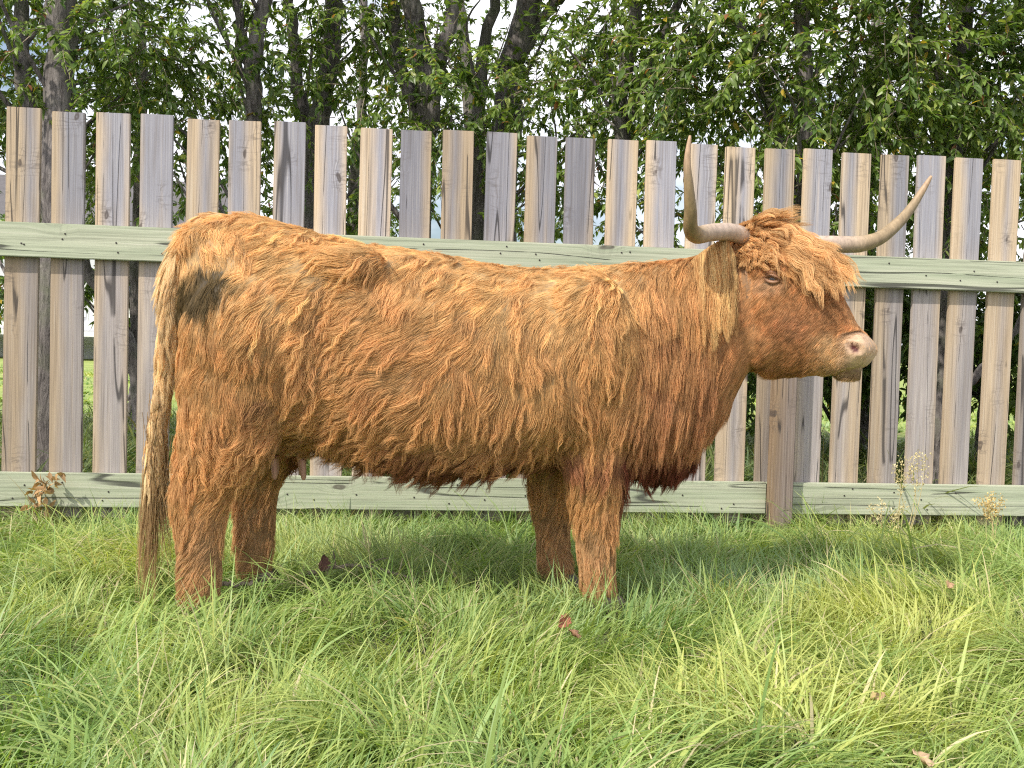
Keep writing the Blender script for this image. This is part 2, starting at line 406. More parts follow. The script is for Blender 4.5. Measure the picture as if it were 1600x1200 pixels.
def sh(tab, du, k=1.0): return [(u + du * min(1, max(0, (.95 - z) / .6)), z, a * k, b_ * k) for u, z, a, b_ in tab]
LEGS = [leg(HIND, -.17, -.19), leg(sh(HIND, .115), .17, .19), leg(FORE, -.16, -.155), leg(sh(FORE, -.09), .16, .155)]
HEADT = [  # dorsal x,z  ventral x,z  half width
 (-.05, 1.19, -.06, .90, .085), (.00, 1.225, -.02, .86, .10), (.06, 1.25, .03, .82, .118), (.13, 1.25, .085, .79, .132), (.215, 1.215, .145, .775, .132), (.285, 1.145, .20, .775, .114),
 (.335, 1.065, .255, .778, .096), (.372, .995, .30, .78, .085), (.402, .945, .34, .777, .081), (.430, .918, .375, .778, .086), (.450, .898, .405, .792, .080), (.462, .870, .438, .818, .058)]
rings = []
for x1, z1, x2, z2, hw in resample(HEADT, 40):
    c, s_ = np.cos(TH), np.sin(TH)
    cx_, cz_ = (x1 + x2) / 2, (z1 + z2) / 2; dx_, dz_ = (x1 - x2) / 2, (z1 - z2) / 2
    ss = se(s_, .9); ww = hw * se(c, .85) * (1 - .22 * np.clip(-s_, 0, 1) ** 2)
    rings.append(H(cx_ + dx_ * ss, ww, cz_ + dz_ * ss))
headm = loft(rings)
def HE(x, l, z, r):
    rot = np.array([[chx, -shx, 0], [shx, chx, 0], [0, 0, 1]])
    return ellipsoid(H(x, l, z), r, rot=rot)
BL = [ellipsoid((-.31, s * .20, 1.065), (.13, .062, .075)) for s in (-1, 1)]
BL += [ellipsoid((-.76, s * .09, 1.13), (.07, .06, .07)) for s in (-1, 1)]
BL += [ellipsoid((.43, s * .19, .84), (.17, .12, .25)) for s in (-1, 1)]
BL += [ellipsoid((-.61, s * .19, .84), (.19, .125, .22)) for s in (-1, 1)]
BL += [ellipsoid((.72, 0, .52), (.14, .10, .12)), ellipsoid((-.48, 0, .56), (.12, .10, .07))]
BL += [HE(.155, s * .095, 1.115, (.06, .04, .028)) for s in (-1, 1)]      # brow
BL += [HE(.12, s * .085, .90, (.075, .045, .09)) for s in (-1, 1)]        # cheek
BL += [HE(.412, s * .055, .868, (.046, .044, .042)) for s in (-1, 1)]     # nostril wings
BL += [HE(.37, 0, .793, (.055, .05, .024)), HE(.07, 0, 1.235, (.07, .09, .05))]
V, Fs = join([trunk, headm] + LEGS + BL)
raw = mesh_obj('body', V, Fs, None)
bmx = bmesh.new(); bmx.from_mesh(raw.data); bmesh.ops.recalc_face_normals(bmx, faces=bmx.faces); bmx.to_mesh(raw.data); bmx.free()
md = raw.modifiers.new('r', 'REMESH'); md.mode = 'VOXEL'; md.voxel_size = .012
md = raw.modifiers.new('s', 'SMOOTH'); md.factor = .5; md.iterations = 14
dg = bpy.context.evaluated_depsgraph_get()
bme = bpy.data.meshes.new_from_object(raw.evaluated_get(dg), depsgraph=dg)
bpy.data.objects.remove(raw, do_unlink=True)
body = bpy.data.objects.new('body', bme); COL.objects.link(body); body.parent = cow
nv = len(bme.vertices); BV = np.empty(nv * 3, np.float32); bme.vertices.foreach_get('co', BV); BV = BV.reshape(-1, 3).astype(float)
# nostril hollows pressed into the muzzle
BNm = np.empty(nv * 3, np.float32); bme.vertices.foreach_get('normal', BNm); BNm = BNm.reshape(-1, 3).astype(float)
uu, vv, zz = BV[:, 0], BV[:, 1], BV[:, 2]
hol = .032 * np.exp(-((uu + .37) / .055) ** 2 - ((zz - .86) / .17) ** 2) + .020 * np.exp(-((uu - .20) / .07) ** 2 - ((zz - .72) / .16) ** 2) + .012 * np.exp(-((uu + .20) / .10) ** 2 - ((zz - 1.02) / .05) ** 2)
BV -= BNm * (hol * (np.abs(vv) > .08))[:, None]
hxx, hll, hzz = Hinv(BV)
for s in (-1, 1):
    # comma-shaped hollow
    e = ((hxx - .420) / .024) ** 2 + ((hzz - .872 - (hxx - .420) * -.35) / .0165) ** 2
    mk = np.clip(1 - e, 0, 1) * (np.sign(hll) == s) * (np.abs(hll) > .02)
    BV -= BNm * (mk ** .6)[:, None] * .022
# mouth crease
mz = mzf(hxx)
mk = np.exp(-((hzz - mz) / .006) ** 2) * (hxx > .30) * (hxx < .46) * np.clip((hxx - .30) / .04, 0, 1)
BV -= BNm * mk[:, None] * .009
bme.vertices.foreach_set('co', BV.astype(np.float32).ravel()); bme.update()
fa, fb, fc, fd = Wave(.42, seed=21), Wave(.15, seed=22), Wave(.07, seed=23), Wave(.6, seed=24)
fe, ff_ = Wave(.10, seed=25), Wave(.035, seed=26)
def muzzle_mask(P):                                # 1 on the bare nose
    x, l, z = Hinv(P)
    d = (x - .378) / .034 + (z - .88) / .09 * -.15
    return np.clip(d, 0, 1) * np.clip((z - mzf(x)) / .004 + .6, 0, 1) * np.clip((.932 - z) / .012, 0, 1)
skin = np.tile(np.array([.20, .085, .04]), (nv, 1))
mm_ = muzzle_mask(BV); skin = lerp(skin, [.56, .385, .25], mm_); skin = lerp(skin, [.42, .27, .18], mm_ * np.clip(.30 * ff_(BV) + .35 * fc(BV), 0, .8))
nose_in = np.zeros(nv)
e = ((hxx - .420) / .022) ** 2 + ((hzz - .872 - (hxx - .420) * -.35) / .0145) ** 2
nose_in = np.clip((1 - e) * 2.5, 0, 1) * (np.abs(hll) > .02)
skin = lerp(skin, [.09, .02, .02], nose_in)
lip = np.exp(-((hzz - mzf(hxx)) / .004) ** 2) * (hxx > .32)
skin = lerp(skin, [.16, .09, .06], lip * .8)
a = bme.attributes.new('tint', 'FLOAT_COLOR', 'POINT'); c4 = np.ones((nv, 4), np.float32); c4[:, :3] = skin; a.data.foreach_set('color', c4.ravel())
bme.polygons.foreach_set('use_smooth', np.ones(len(bme.polygons), bool)); bme.materials.clear(); bme.materials.append(M_SKIN)

def sample_mesh(me, n, weight=None):
    me.calc_loop_triangles(); nt_ = len(me.loop_triangles)
    tr = np.empty(nt_ * 3, np.int32); me.loop_triangles.foreach_get('vertices', tr); tr = tr.reshape(-1, 3)
    v = np.empty(len(me.vertices) * 3, np.float32); me.vertices.foreach_get('co', v); v = v.reshape(-1, 3).astype(float)
    no = np.empty(len(me.vertices) * 3, np.float32); me.vertices.foreach_get('normal', no); no = no.reshape(-1, 3).astype(float)
    A, B, C_ = v[tr[:, 0]], v[tr[:, 1]], v[tr[:, 2]]
    ar = np.linalg.norm(np.cross(B - A, C_ - A), axis=1) / 2; cen = (A + B + C_) / 3
    if weight is not None: ar = ar * weight(cen, nrm(no[tr].mean(1)))
    p = ar / ar.sum(); idx = rng.choice(nt_, n, p=p)
    r1 = np.sqrt(rng.random(n))[:, None]; r2 = rng.random(n)[:, None]
    w0, w1, w2 = 1 - r1, r1 * (1 - r2), r1 * r2
    P = A[idx] * w0 + B[idx] * w1 + C_[idx] * w2
    Nn = nrm(no[tr[idx, 0]] * w0 + no[tr[idx, 1]] * w1 + no[tr[idx, 2]] * w2)
    return P, Nn
def hair_obj(name, P, rad, col, parent, material=M_HAIR):
    """P (n, K, 3)"""
    n, K, _ = P.shape
    hc = bpy.data.hair_curves.new(name); hc.add_curves([K] * n)
    hc.attributes['position'].data.foreach_set('vector', P.astype(np.float32).ravel())
    t_ = np.linspace(0, 1, K); rr = np.broadcast_to(rad, (n,))[:, None] * (1 - .85 * t_ ** 2)[None]
    ra = hc.attributes.get('radius') or hc.attributes.new('radius', 'FLOAT', 'POINT')
    ra.data.foreach_set('value', rr.astype(np.float32).ravel())
    ca = hc.attributes.new('tint', 'FLOAT_COLOR', 'CURVE'); c4 = np.ones((n, 4), np.float32); c4[:, :3] = np.clip(col, 0, 1)
    ca.data.foreach_set('color', c4.ravel())
    hc.materials.append(material)
    o = bpy.data.objects.new(name, hc); COL.objects.link(o)
    if parent: o.parent = parent
    return o
def trace(P, Nn, T, L, lift, grav, K, wamp, wlen, wph, out_=.18):
    n = len(P); pts = np.empty((n, K, 3)); pts[:, 0] = P - Nn * .001
    cur = pts[:, 0].copy(); side = nrm(np.cross(Nn, T)); g = np.array([0, 0, -1.])
    st = (L / (K - 1))[:, None]
    for k in range(1, K):
        f = (k - .5) / (K - 1)
        li = lift * (1 - f) ** 1.3
        d = T + Nn * li[:, None] + g * (grav * f)[:, None]
        inw = (d * Nn).sum(1, keepdims=True) - out_ * (1 - .95 * f); d = d - Nn * np.minimum(inw, 0)
        d = nrm(d); cur = cur + d * st
        a_ = wamp * min(1, 1.6 * k / (K - 1)); ph = wph + k / (K - 1) * L / wlen * 6.283
        pts[:, k] = cur + side * (a_ * (np.sin(ph) - np.sin(wph)))[:, None] + Nn * (a_ * .5 * (np.cos(ph * .9) - np.cos(wph * .9)))[:, None]
    return pts
def clump(roots, pts, g_roots, g_pts, amt, power=1.1):
    kd = kdtree.KDTree(len(g_roots))
    for i, p in enumerate(g_roots): kd.insert(p, i)
    kd.balance()
    idx = np.fromiter((kd.find(p)[1] for p in roots), int, len(roots))
    K = pts.shape[1]; t_ = (np.linspace(0, 1, K) ** power)[None, :, None]
    G = g_pts[idx]
    a_ = np.broadcast_to(amt, (len(roots),))[:, None, None]
    return pts + (G - pts) * t_ * a_, idx
def sm(x, a_, b_): 
    f = np.clip((x - a_) / (b_ - a_), 0, 1); return f * f * (3 - 2 * f)
def comb(P, Nn):
    """lie of the coat, its length, lift, gravity, wave and colour at each root"""
    u, v, z = P[:, 0], P[:, 1], P[:, 2]; n = len(P); sv = np.sign(v)
    hx_, hl_, hz_ = Hinv(P)
    headf = sm(hx_, -.02, .05) * sm(z, .72, .78) * (u > .85)
    neck = sm(u, .50, .66) * (1 - headf)
    legf = sm(.50 - z, 0, .08) * ((np.abs(u - .46) < .2) | (u < -.5))
    rump = sm(-u, .50, .72) * (1 - legf)
    topf = sm(Nn[:, 2], .45, .9) * sm(z, .95, 1.05)
    belly = sm(.60 - z, 0, .12) * (u > -.5) * (u < .95) * (1 - legf)
    T = np.tile(np.array([-.85, 0, -.60]), (n, 1))
    shd = np.exp(-((u - .40) / .24) ** 2) * (1 - headf); T = lerp(T, [-.22, 0, -1.], shd)
    T = lerp(T, [-.05, 0, -1.], neck); T = lerp(T, [.10, 0, -1.], rump * .9)
    T = lerp(T, [.45, 0, -.9], np.exp(-((u + .52) / .10) ** 2 - ((z - .78) / .16) ** 2))
    T = lerp(T, [-.35, 0, -.9], legf)
    tb = np.stack([-np.ones(n), sv * .55, -.3 * np.ones(n)], 1); T = T + (tb - T) * (topf * (1 - neck * .6))[:, None]
    hd = np.stack([-chx * .8 + 0 * u, -shx * .8 + 0 * u, -.75 + 0 * u], 1)      # face: back and down
    T = T + (hd - T) * headf[:, None]
    T[:, 1] += sv * (.12 + .25 * topf)
    # swirls of the coat
    ang = (.55 * fa(P) + .42 * fb(P) + .16 * fc(P)) * (1 - .72 * headf) * (1 - .65 * neck) * (1 - .35 * legf)
    T = T - Nn * (T * Nn).sum(1, keepdims=True); T = nrm(T)
    Bn = np.cross(Nn, T); T = nrm(T * np.cos(ang)[:, None] + Bn * np.sin(ang)[:, None])
    grv = np.exp(-((u + .37) / .06) ** 2 - ((z - .84) / .16) ** 2) + np.exp(-((u + .52) / .08) ** 2 - ((z - .66) / .05) ** 2) + .8 * sm(.66 - z, 0, .1) * (1 - legf) * (u < .2)
    L = np.full(n, .058); L = L + (.095 - L) * neck; L = L + (.046 - L) * rump; L = L + (.044 - L) * topf; L = L + (.044 - L) * legf * (z < .40); L = L * (1 + .35 * grv)
    L = L + (.054 - L) * belly; L = L * (1 - .45 * sm(u, .60, .72) * sm(.62 - z, 0, .1)); L = L * (1 - .55 * sm(-u, .36, .44) * (np.abs(v) < .14) * (z < .56)); L = L + (.030 - L) * headf; 
    L = np.where(headf > .5, L + .020 * sm(.87 - z, 0, .07) * (hx_ < .30), L)        # jaw fringe
    L *= (1 + .30 * fe(P)).clip(.5, 1.6) * (.75 + .5 * rng.random(n))
    L *= (1 - .6 * sm(z, 1.15, 1.21) * (u > .88))
    lift = .19 + .10 * fe(P).clip(-.4, 1.2) + .16 * grv + .2 * belly; lift = lift * (1 - .2 * headf) * (1 - .4 * topf) + rng.normal(0, .06, n)
    grav = .28 + .6 * belly + .3 * neck; grav = grav * (1 - .7 * headf)
    wav = ((.0030 + .0042 * grv.clip(0, 1)) * (1 - headf) * (1 - .45 * neck) * (1 - .4 * legf)) * (.5 + rng.random(n))
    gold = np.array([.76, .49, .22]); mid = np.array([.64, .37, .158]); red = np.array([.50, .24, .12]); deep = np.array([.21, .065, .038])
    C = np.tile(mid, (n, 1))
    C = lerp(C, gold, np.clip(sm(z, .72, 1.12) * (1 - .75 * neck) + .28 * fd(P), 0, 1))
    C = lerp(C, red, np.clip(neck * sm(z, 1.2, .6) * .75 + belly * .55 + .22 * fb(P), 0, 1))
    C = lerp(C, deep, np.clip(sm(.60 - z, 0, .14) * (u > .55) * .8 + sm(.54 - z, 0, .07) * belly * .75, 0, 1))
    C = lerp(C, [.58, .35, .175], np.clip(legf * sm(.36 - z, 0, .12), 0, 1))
    C = lerp(C, [.53, .265, .115], headf * .8)
    C = lerp(C, [.42, .20, .115], headf * .55 * np.exp(-((hx_ - .24) / .09) ** 2 - ((z - .95) / .07) ** 2)); C = lerp(C, [.74, .50, .27], headf * sm(hx_, .27, .36) * sm(.94 - z, 0, .04))
    C = lerp(C, [.16, .10, .05], headf * (hx_ > .30) * np.clip(1 - np.abs(z - mzf(hx_) + .004) / .007, 0, 1) * .9); C = lerp(C, [.58, .38, .19], headf * sm(hx_, .26, .32) * sm(mzf(hx_) - z, .002, .012) * .75)
    ex_ = ((hx_ - .165) / .055) ** 2 + ((z - 1.08) / .035) ** 2
    C = lerp(C, [.62, .40, .24], headf * np.clip(1.3 - ex_, 0, 1) * .7)
    mud = np.clip((1.25 - (((u + .745) / .105) ** 2 + ((z - .99 - .15 * (u + .75)) / .066) ** 2) + .40 * fc(P) + .25 * ff_(P)) * 2.4, 0, 1) * (v < .05)
    C = lerp(C, [.075, .055, .022], (mud * (.85 + .4 * rng.random(n))).clip(0, 1) * .95); L = L * (1 - .05 * mud); 
    stifle_tuft = np.clip(1.1 - (((u + .55) / .06) ** 2 + ((z - .66) / .03) ** 2) + .3 * fc(P), 0, 1)  # one tuft above the stifle, coloured darker
    C = lerp(C, [.16, .07, .04], stifle_tuft * .7)
    C *= (1 + .18 * ff_(P) + .10 * fe(P))[:, None]
    dens_k = 1 - .97 * sm(muzzle_mask(P), .15, .8); L = L * (1 - .6 * sm(muzzle_mask(P), .05, .6)); C = lerp(C, [.66, .45, .28], sm(muzzle_mask(P), .0, .3) * .8)
    return T, L, lift, grav, wav, C, dens_k, headf
def dens(cen, nn):
    near = np.where(nn[:, 1] < .25, 1.0, .38)
    x, l, z = Hinv(cen); hd = (x > 0) & (cen[:, 0] > .9)
    mz_ = 1
    el = ((x - .165) / .021) ** 2 + ((z - 1.083) / .013) ** 2
    eye = ~((el < 1) & (np.abs(l) > .05) & hd)
    ni = ((x - .420) / .02) ** 2 + ((z - .872) / .014) ** 2
    return near * np.where(hd, 5.5, 1.0) * mz_ * eye * ~((ni < 1) & hd) * np.where(z < .06, .2, 1) 
NH = 330000
P, Nn = sample_mesh(bme, NH, dens)
T, L, li, gr, wa_, C, dk, hf = comb(P, Nn)
keep = rng.random(NH) < dk; P, Nn, T, L, li, gr, wa_, C, hf = [q[keep] for q in (P, Nn, T, L, li, gr, wa_, C, hf)]
K = 8
def sub(n_): 
    i = rng.choice(len(P), n_, replace=False); return i
def phase(P_): return 2.4 * fb(P_) + 1.3 * fc(P_)
wl = .075
under = rng.random(len(P)) < .38                     # short dense undercoat
L = np.where(under & (hf < .5), L * .55, L); li = np.where(under, li * .8, li)
pts = trace(P, Nn, T, L, li, gr, K, wa_, wl, phase(P))
gi = sub(15000)
gp = trace(P[gi], Nn[gi], T[gi], L[gi].clip(.03) * 1.15, li[gi] * 1.2, gr[gi], K, wa_[gi] * 1.5, wl, phase(P[gi]))
pts, idx = clump(P, pts, P[gi], gp, np.where(under, .10, .34 + .18 * sm(.72 - P[:, 2], 0, .2)) * (1 - .80 * hf) * (.6 + .4 * rng.random(len(P))), .9)
C *= (1 + .13 * rng.normal(size=len(gi)).clip(-1.6, 1.8))[idx][:, None]
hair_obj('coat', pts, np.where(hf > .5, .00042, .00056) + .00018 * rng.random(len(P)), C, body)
sk = comb(BV, BNm)[5] * .45; ms_ = np.clip(mm_ + nose_in + lip, 0, 1)[:, None]; c4[:, :3] = sk * (1 - ms_) + skin * ms_  # hide darkened below the hair colour in place of the coat's self-shadow
bme.attributes['tint'].data.foreach_set('color', c4.ravel())
# long loose locks lying over the coat
lw = lambda c_, n_: np.where(n_[:, 1] < .3, 1., .3) * (c_[:, 2] > .16) * np.where((c_[:, 0] > .9), .0, 1) * (.25 + sm(c_[:, 0], .3, .6) + 1.0 * sm(.72 - c_[:, 2], 0, .15) + 1.4 * np.exp(-((c_[:, 0] + .38) / .10) ** 2) + .6 * (fb(c_) > .4))
NG = 1500
gP, gN = sample_mesh(bme, NG, lw)
T, L, li, gr, wa_, C, dk, hf = comb(gP, gN)
T = nrm(T + np.array([0, 0, -.55])); T = nrm(T - gN * (T * gN).sum(1, keepdims=True))
L = (L * 1.15 + .025).clip(0, .12)
gK = 10; gpt = trace(gP, gN, T, L, li * 1.15, gr + .3, gK, wa_ * 1.6, .055, phase(gP))
rep = 20; big = np.repeat(gpt, rep, 0); off = rng.normal(0, .0045, (NG * rep, 1, 3)); t_ = np.linspace(0, 1, gK)[None, :, None]
big = big + off * (1 - .75 * t_) + rng.normal(0, .0012, big.shape) * t_
Lk = np.repeat(C * 1.18, rep, 0) * (1 + .12 * rng.normal(size=(NG * rep, 1)))
sc_ = (.65 + .45 * rng.random((NG * rep, 1, 1))); big = big[:, :1] + (big - big[:, :1]) * sc_
hair_obj('lock', big, .0006, Lk, body)

# hooves
M_HOOF = plain('hoof_horn', (.07, .055, .045), .5, .4)
for (u, v) in ((-.712, -.19), (-.597, .19), (.522, -.155), (.432, .155)):
    parts = []
    for s in (-1, 1):
        rs = []
        for z, k in ((-.005, 1.12), (.02, 1.06), (.05, .92), (.065, .8)):
            r = []
            for th in TH[::2]:
                x = math.cos(th) * .055 * k * (1.15 if math.cos(th) > 0 else .95); y = math.sin(th) * .026 * k
                r.append((u + .012 + x - (z * .25), v + s * .0265 + y, z))
            rs.append(r)
        parts.append(loft(rs))
    mesh_obj('hoof', *join(parts), M_HOOF, cow)
# eyes
M_EYE, t, b = mat('eye'); b.inputs['Base Color'].default_value = (.012, .008, .006, 1); b.inputs['Roughness'].default_value = .08; b.inputs['Coat Weight'].default_value = .6
M_LID = plain('eyelid', (.27, .145, .085), .5, .35)
from mathutils.bvhtree import BVHTree
bvh = BVHTree.FromObject(body, bpy.context.evaluated_depsgraph_get())
def surf(x, l, z, s=-1):                            # nearest hide point looking in from the side
    o_ = Vector(H(x, s * .4, z)); d_ = Vector(H(x, 0, z)) - o_
    h_ = bvh.ray_cast(o_, d_.normalized()); return np.array(h_[0]), np.array(h_[1])
for s in (-1, 1):
    c_, n_ = surf(.165, 0, 1.083, s)
    hd_ = nrm(H(1, 0, 0) - H(0, 0, 0)); upv = np.array([0, 0, 1.])
    ax = nrm(hd_ - n_ * (hd_ @ n_)); ay = np.cross(n_, ax); ay = ay if ay[2] > 0 else -ay
    eo = mesh_obj('eye', *ellipsoid(c_ - n_ * .010, (.0195, .0195, .0195)), M_EYE, cow); weld(eo)
    lids = []
    for up, bow in ((1, .0125), (-1, .0095)):
        tt = np.linspace(-1, 1, 15)
        pth = [c_ + ax * (.0245 * q) + ay * (up * bow * (1 - q * q) - .004 * q) + n_ * (.0065 * (1 - q * q) + .001) for q in tt]
        lids.append(tube(pth, [.0035 + .0025 * (1 - q * q) for q in tt], 8))
        if up == 1:
            pth = [p + ay * .010 - n_ * .002 for p in pth]; lids.append(tube(pth, [.004 + .003 * (1 - q * q) for q in tt], 8))
    mesh_obj('eyelid', *join(lids), M_LID, eo)
    nl = 70; q = rng.uniform(-.9, .95, nl); base = c_ + ax * (.0245 * q[:, None]) + ay * ((.0125 * (1 - q * q) - .004 * q)[:, None]) + n_ * ((.009 * (1 - q * q))[:, None])
    dd = nrm(n_ * .9 + ax * (q[:, None] * .5 + .3) - ay * .45 + rng.normal(0, .12, (nl, 3)))
    tt = np.linspace(0, 1, 5)[None, :, None]; LP = base[:, None] + dd[:, None] * tt * .020 + ay * (tt ** 2 * .004)
    hair_obj('eyelash', LP, .0004, np.tile([.18, .09, .05], (nl, 1)), eo)

# horns
mh, t, b = mat('horn'); at = N(t, 'ShaderNodeAttribute'); at.attribute_name = 'tint'; tcn = N(t, 'ShaderNodeTexCoord')
n_ = noise(t, mapping(t, tcn.outputs['Object'], (60, 60, 22)), 1, 6, .65, .4)
t.links.new(mixc(t, 1.0, at.outputs['Color'], ramp(t, n_, [(0.3, .62), (0.7, 1.12)]), 'MULTIPLY'), b.inputs['Base Color'])
b.inputs['Roughness'].default_value = .5; b.inputs['Specular IOR Level'].default_value = .35; bump(t, b, n_, .35, .003)
def horn(ctrl, r0, dark):
    Pn = spline([H(*c) for c in ctrl], 44); f = np.linspace(0, 1, 44)
    rad = r0 * (1 - f ** 1.6) ** .8 * (1 + .10 * np.exp(-((f - .38) / .1) ** 2)) + .0035
    rad = rad * (1 + .012 * np.sin(f * 90) * (f < .5))
    V, Fs = tube(Pn, rad, 20); fc_ = np.repeat(f, 20)
    c0 = np.tile(np.array([.47, .37, .30]), (len(V), 1)); c0 = lerp(c0, [.42, .31, .18], sm(fc_, .2, .5)); c0 = lerp(c0, dark, sm(fc_, .25, .55) * .75); c0 = lerp(c0, [.46, .31, .20], sm(fc_, .75, .95))
    o = mesh_obj('horn', V, Fs, mh, cow, cols=c0); return o
horn([(.055, -.06, 1.225), (.02, -.13, 1.238), (-.01, -.22, 1.228), (-.022, -.305, 1.212), (-.016, -.368, 1.226), (-.004, -.402, 1.275), (-.004, -.42, 1.34), (-.01, -.425, 1.42), (-.006, -.42, 1.498)], .0265, [.17, .12, .055])
horn([(.14, .04, 1.215), (.20, .10, 1.217), (.285, .16, 1.219), (.345, .22, 1.224), (.395, .28, 1.25), (.44, .35, 1.31), (.47, .39, 1.365), (.50, .42, 1.43), (.522, .425, 1.472)], .0265, [.28, .21, .13])

# ears: a curled leaf of hide with long hanging hair
def ear(s, root, tip, width, ls=1.0):
    A, B_ = np.array(root), np.array(tip); n = 14; V = []; ax = nrm(B_ - A)
    fn = np.array([-shx, chx, 0]) * s + np.array([chx, shx, 0]) * .35; fn = nrm(fn - ax * (fn @ ax)); sd = np.cross(ax, fn); nn_ = fn
    for i in range(n):
        f = i / (n - 1); w_ = .8 * width * (math.sin(math.pi * (f * .82 + .12)) ** .8) * (1 - .15 * f)
        for th in TH[::2]:
            V.append(A + (B_ - A) * f + np.array([0, 0, -.03 * f * f]) + sd * math.cos(th) * w_ + nn_ * (math.sin(th) * .010 - .35 * w_ * math.cos(th) ** 2))
    m_ = len(TH[::2]); Fs = []
    for i in range(n - 1):
        for j in range(m_):
            k = (j + 1) % m_; Fs.append((i * m_ + j, i * m_ + k, (i + 1) * m_ + k, (i + 1) * m_ + j))
    Fs.append(tuple(range(m_))[::-1]); Fs.append(tuple((n - 1) * m_ + j for j in range(m_)))
    o = mesh_obj('ear', V, Fs, M_SKIN, cow, cols=np.tile([.3, .15, .08], (len(V), 1))); weld(o)
    ne = 9000; f = rng.random(ne) ** .9; bd = rng.uniform(-1, 1, ne)
    P_ = A + (B_ - A) * f[:, None] + sd * (bd * (width + .004))[:, None] + fn * (.022 + rng.uniform(-.034, .008, ne) * (rng.random(ne) < .4))[:, None]
    P_[:, 2] -= .03 * f * f; N_ = np.tile(fn, (ne, 1))
    T_ = np.array([0, 0, -1.]) + fn * .42 - np.array([chx, shx, 0]) * .05 + sd * .04 * bd[:, None] + rng.normal(0, .05, (ne, 3)); T_ = nrm(T_)
    L_ = (.05 + .17 * rng.random(ne) ** 1.4) * ls; g_ = np.full(ne, .35)
    q = trace(P_, N_, T_, L_, np.full(ne, .12), g_, 10, .003 + .003 * rng.random(ne), .09, phase(P_), -.6)
    gi_ = rng.choice(ne, 110, replace=False); q, id_ = clump(P_, q, P_[gi_], q[gi_], .72, 1.2)
    Cc = lerp(np.tile([.60, .33, .13], (ne, 1)), [.84, .60, .28], np.clip(.6 + .6 * fe(P_ * 2.2) + .2 * rng.normal(size=ne), 0, 1)); Cc *= (1 + .15 * rng.normal(size=110))[id_][:, None]
    hair_obj('ear_hair', q, .0007, Cc, o)
    return o
ear(-1, H(.015, -.115, 1.185), H(-.070, -.190, 1.14), .034, 1.35)
ear(1, H(.17, .105, 1.18), H(.31, .20, 1.155), .042, .5)

# forelock: long tousled fringe from the poll over the brow
def forelock():
    n = 26000
    lw_ = lambda c_, n_: (lambda q: ((q[0] > -.04) & (q[0] < .25) & (q[2] > 1.15) & (c_[:, 0] > .9)).astype(float) * (.4 + sm(n_[:, 2], .0, .8)))(Hinv(c_))
    P_, N_ = sample_mesh(body.data, n, lw_); x, l, z = Hinv(P_)
    k1, k2, k3 = Wave(.10, seed=31), Wave(.10, seed=32), Wave(.04, seed=33)
    rx_, rl_ = (x - .06), (l + .01); rr2 = np.sqrt(rx_ ** 2 + rl_ ** 2) + .02
    fx = .55 + .75 * rx_ / rr2 + .45 * k1(P_); fl = (.75 * rl_ / rr2 - .35 * sm(l, .0, .06)) + .40 * k2(P_); fz = -.35 + .25 * k3(P_)
    T_ = nrm(np.stack([chx * fx - shx * fl, shx * fx + chx * fl, fz], 1))
    L_ = (.10 + .13 * rng.random(n) ** 1.3 + .04 * k3(P_)).clip(.05, .24) * (1 - .58 * sm(-l, .015, .07) * sm(.19 - x, 0, .06)) * (.75 + .22 * sm(x, .05, .2)) * (1 - .50 * sm(l, -.01, .07)) * (.55 + .45 * sm(x, -.02, .06))
    q = trace(P_, N_, T_, L_, (.42 + .34 * k3(P_) + rng.normal(0, .10, n)) * (1 - .45 * sm(l, .0, .08)), 1.15 + .3 * k1(P_) + 1.9 * sm(x, .10, .22) + .6 * sm(l, 0, .08), 12, .007 + .007 * rng.random(n), .09, phase(P_) + 1.5 * k3(P_), .04)
    gi_ = rng.choice(n, 1100, replace=False); q, id_ = clump(P_, q, P_[gi_], q[gi_], .35 + .55 * rng.random(n), .8)
    Cc = lerp(np.tile([.58, .31, .12], (n, 1)), [.78, .50, .24], np.clip(.5 + .5 * k3(P_) + .25 * rng.normal(size=n), 0, 1)); Cc *= (1 + .16 * rng.normal(size=1100).clip(-1.8, 1.8))[id_][:, None]
    hair_obj('forelock', q, .00072, Cc, cow)
forelock()

# tail
TP = [(-.70, -.01, 1.200), (-.75, -.02, 1.200), (-.81, -.035, 1.15), (-.846, -.05, 1.05), (-.856, -.06, .92), (-.864, -.06, .78), (-.880, -.06, .64), (-.888, -.06, .54)]
tp_ = spline(TP, 40); V, Fs = tube(tp_, np.linspace(.036, .014, 40), 14)
tail = mesh_obj('tail', V, Fs, M_SKIN, cow, cols=np.tile([.3, .15, .07], (len(V), 1)))
n = 15000; f = rng.random(n) ** .9; ii_ = f * 38.99; i0 = ii_.astype(int); fr = (ii_ - i0)[:, None]
base = tp_[i0] * (1 - fr) + tp_[i0 + 1] * fr; tdir = nrm(tp_[i0 + 1] - tp_[i0])
rd = rng.normal(size=(n, 3)); rd = nrm(rd - tdir * (rd * tdir).sum(1, keepdims=True)); rr_ = (.036 - .022 * f)[:, None]
root = base + rd * rr_
L_ = (.05 + .11 * sm(f, .15, .5) + .07 * sm(f, .7, 1.0)) * (.6 + .7 * rng.random(n))
q = trace(root, rd, nrm(tdir + rd * .04), L_, .14 * np.ones(n) - .08 * f, .5 * np.ones(n), 12, .0035 + .004 * f, .09, 2 * fe(root) + 1.5 * fc(root), .03)
gi_ = rng.choice(n, 260, replace=False); q, id_ = clump(root, q, root[gi_], q[gi_], .55 + .3 * f, .9)
Cc = lerp(np.tile([.62, .36, .15], (n, 1)), [.86, .66, .38], np.clip(sm(f, .0, .25) * .95 + .3 * rng.normal(size=n) + .25 * fe(root), 0, 1))
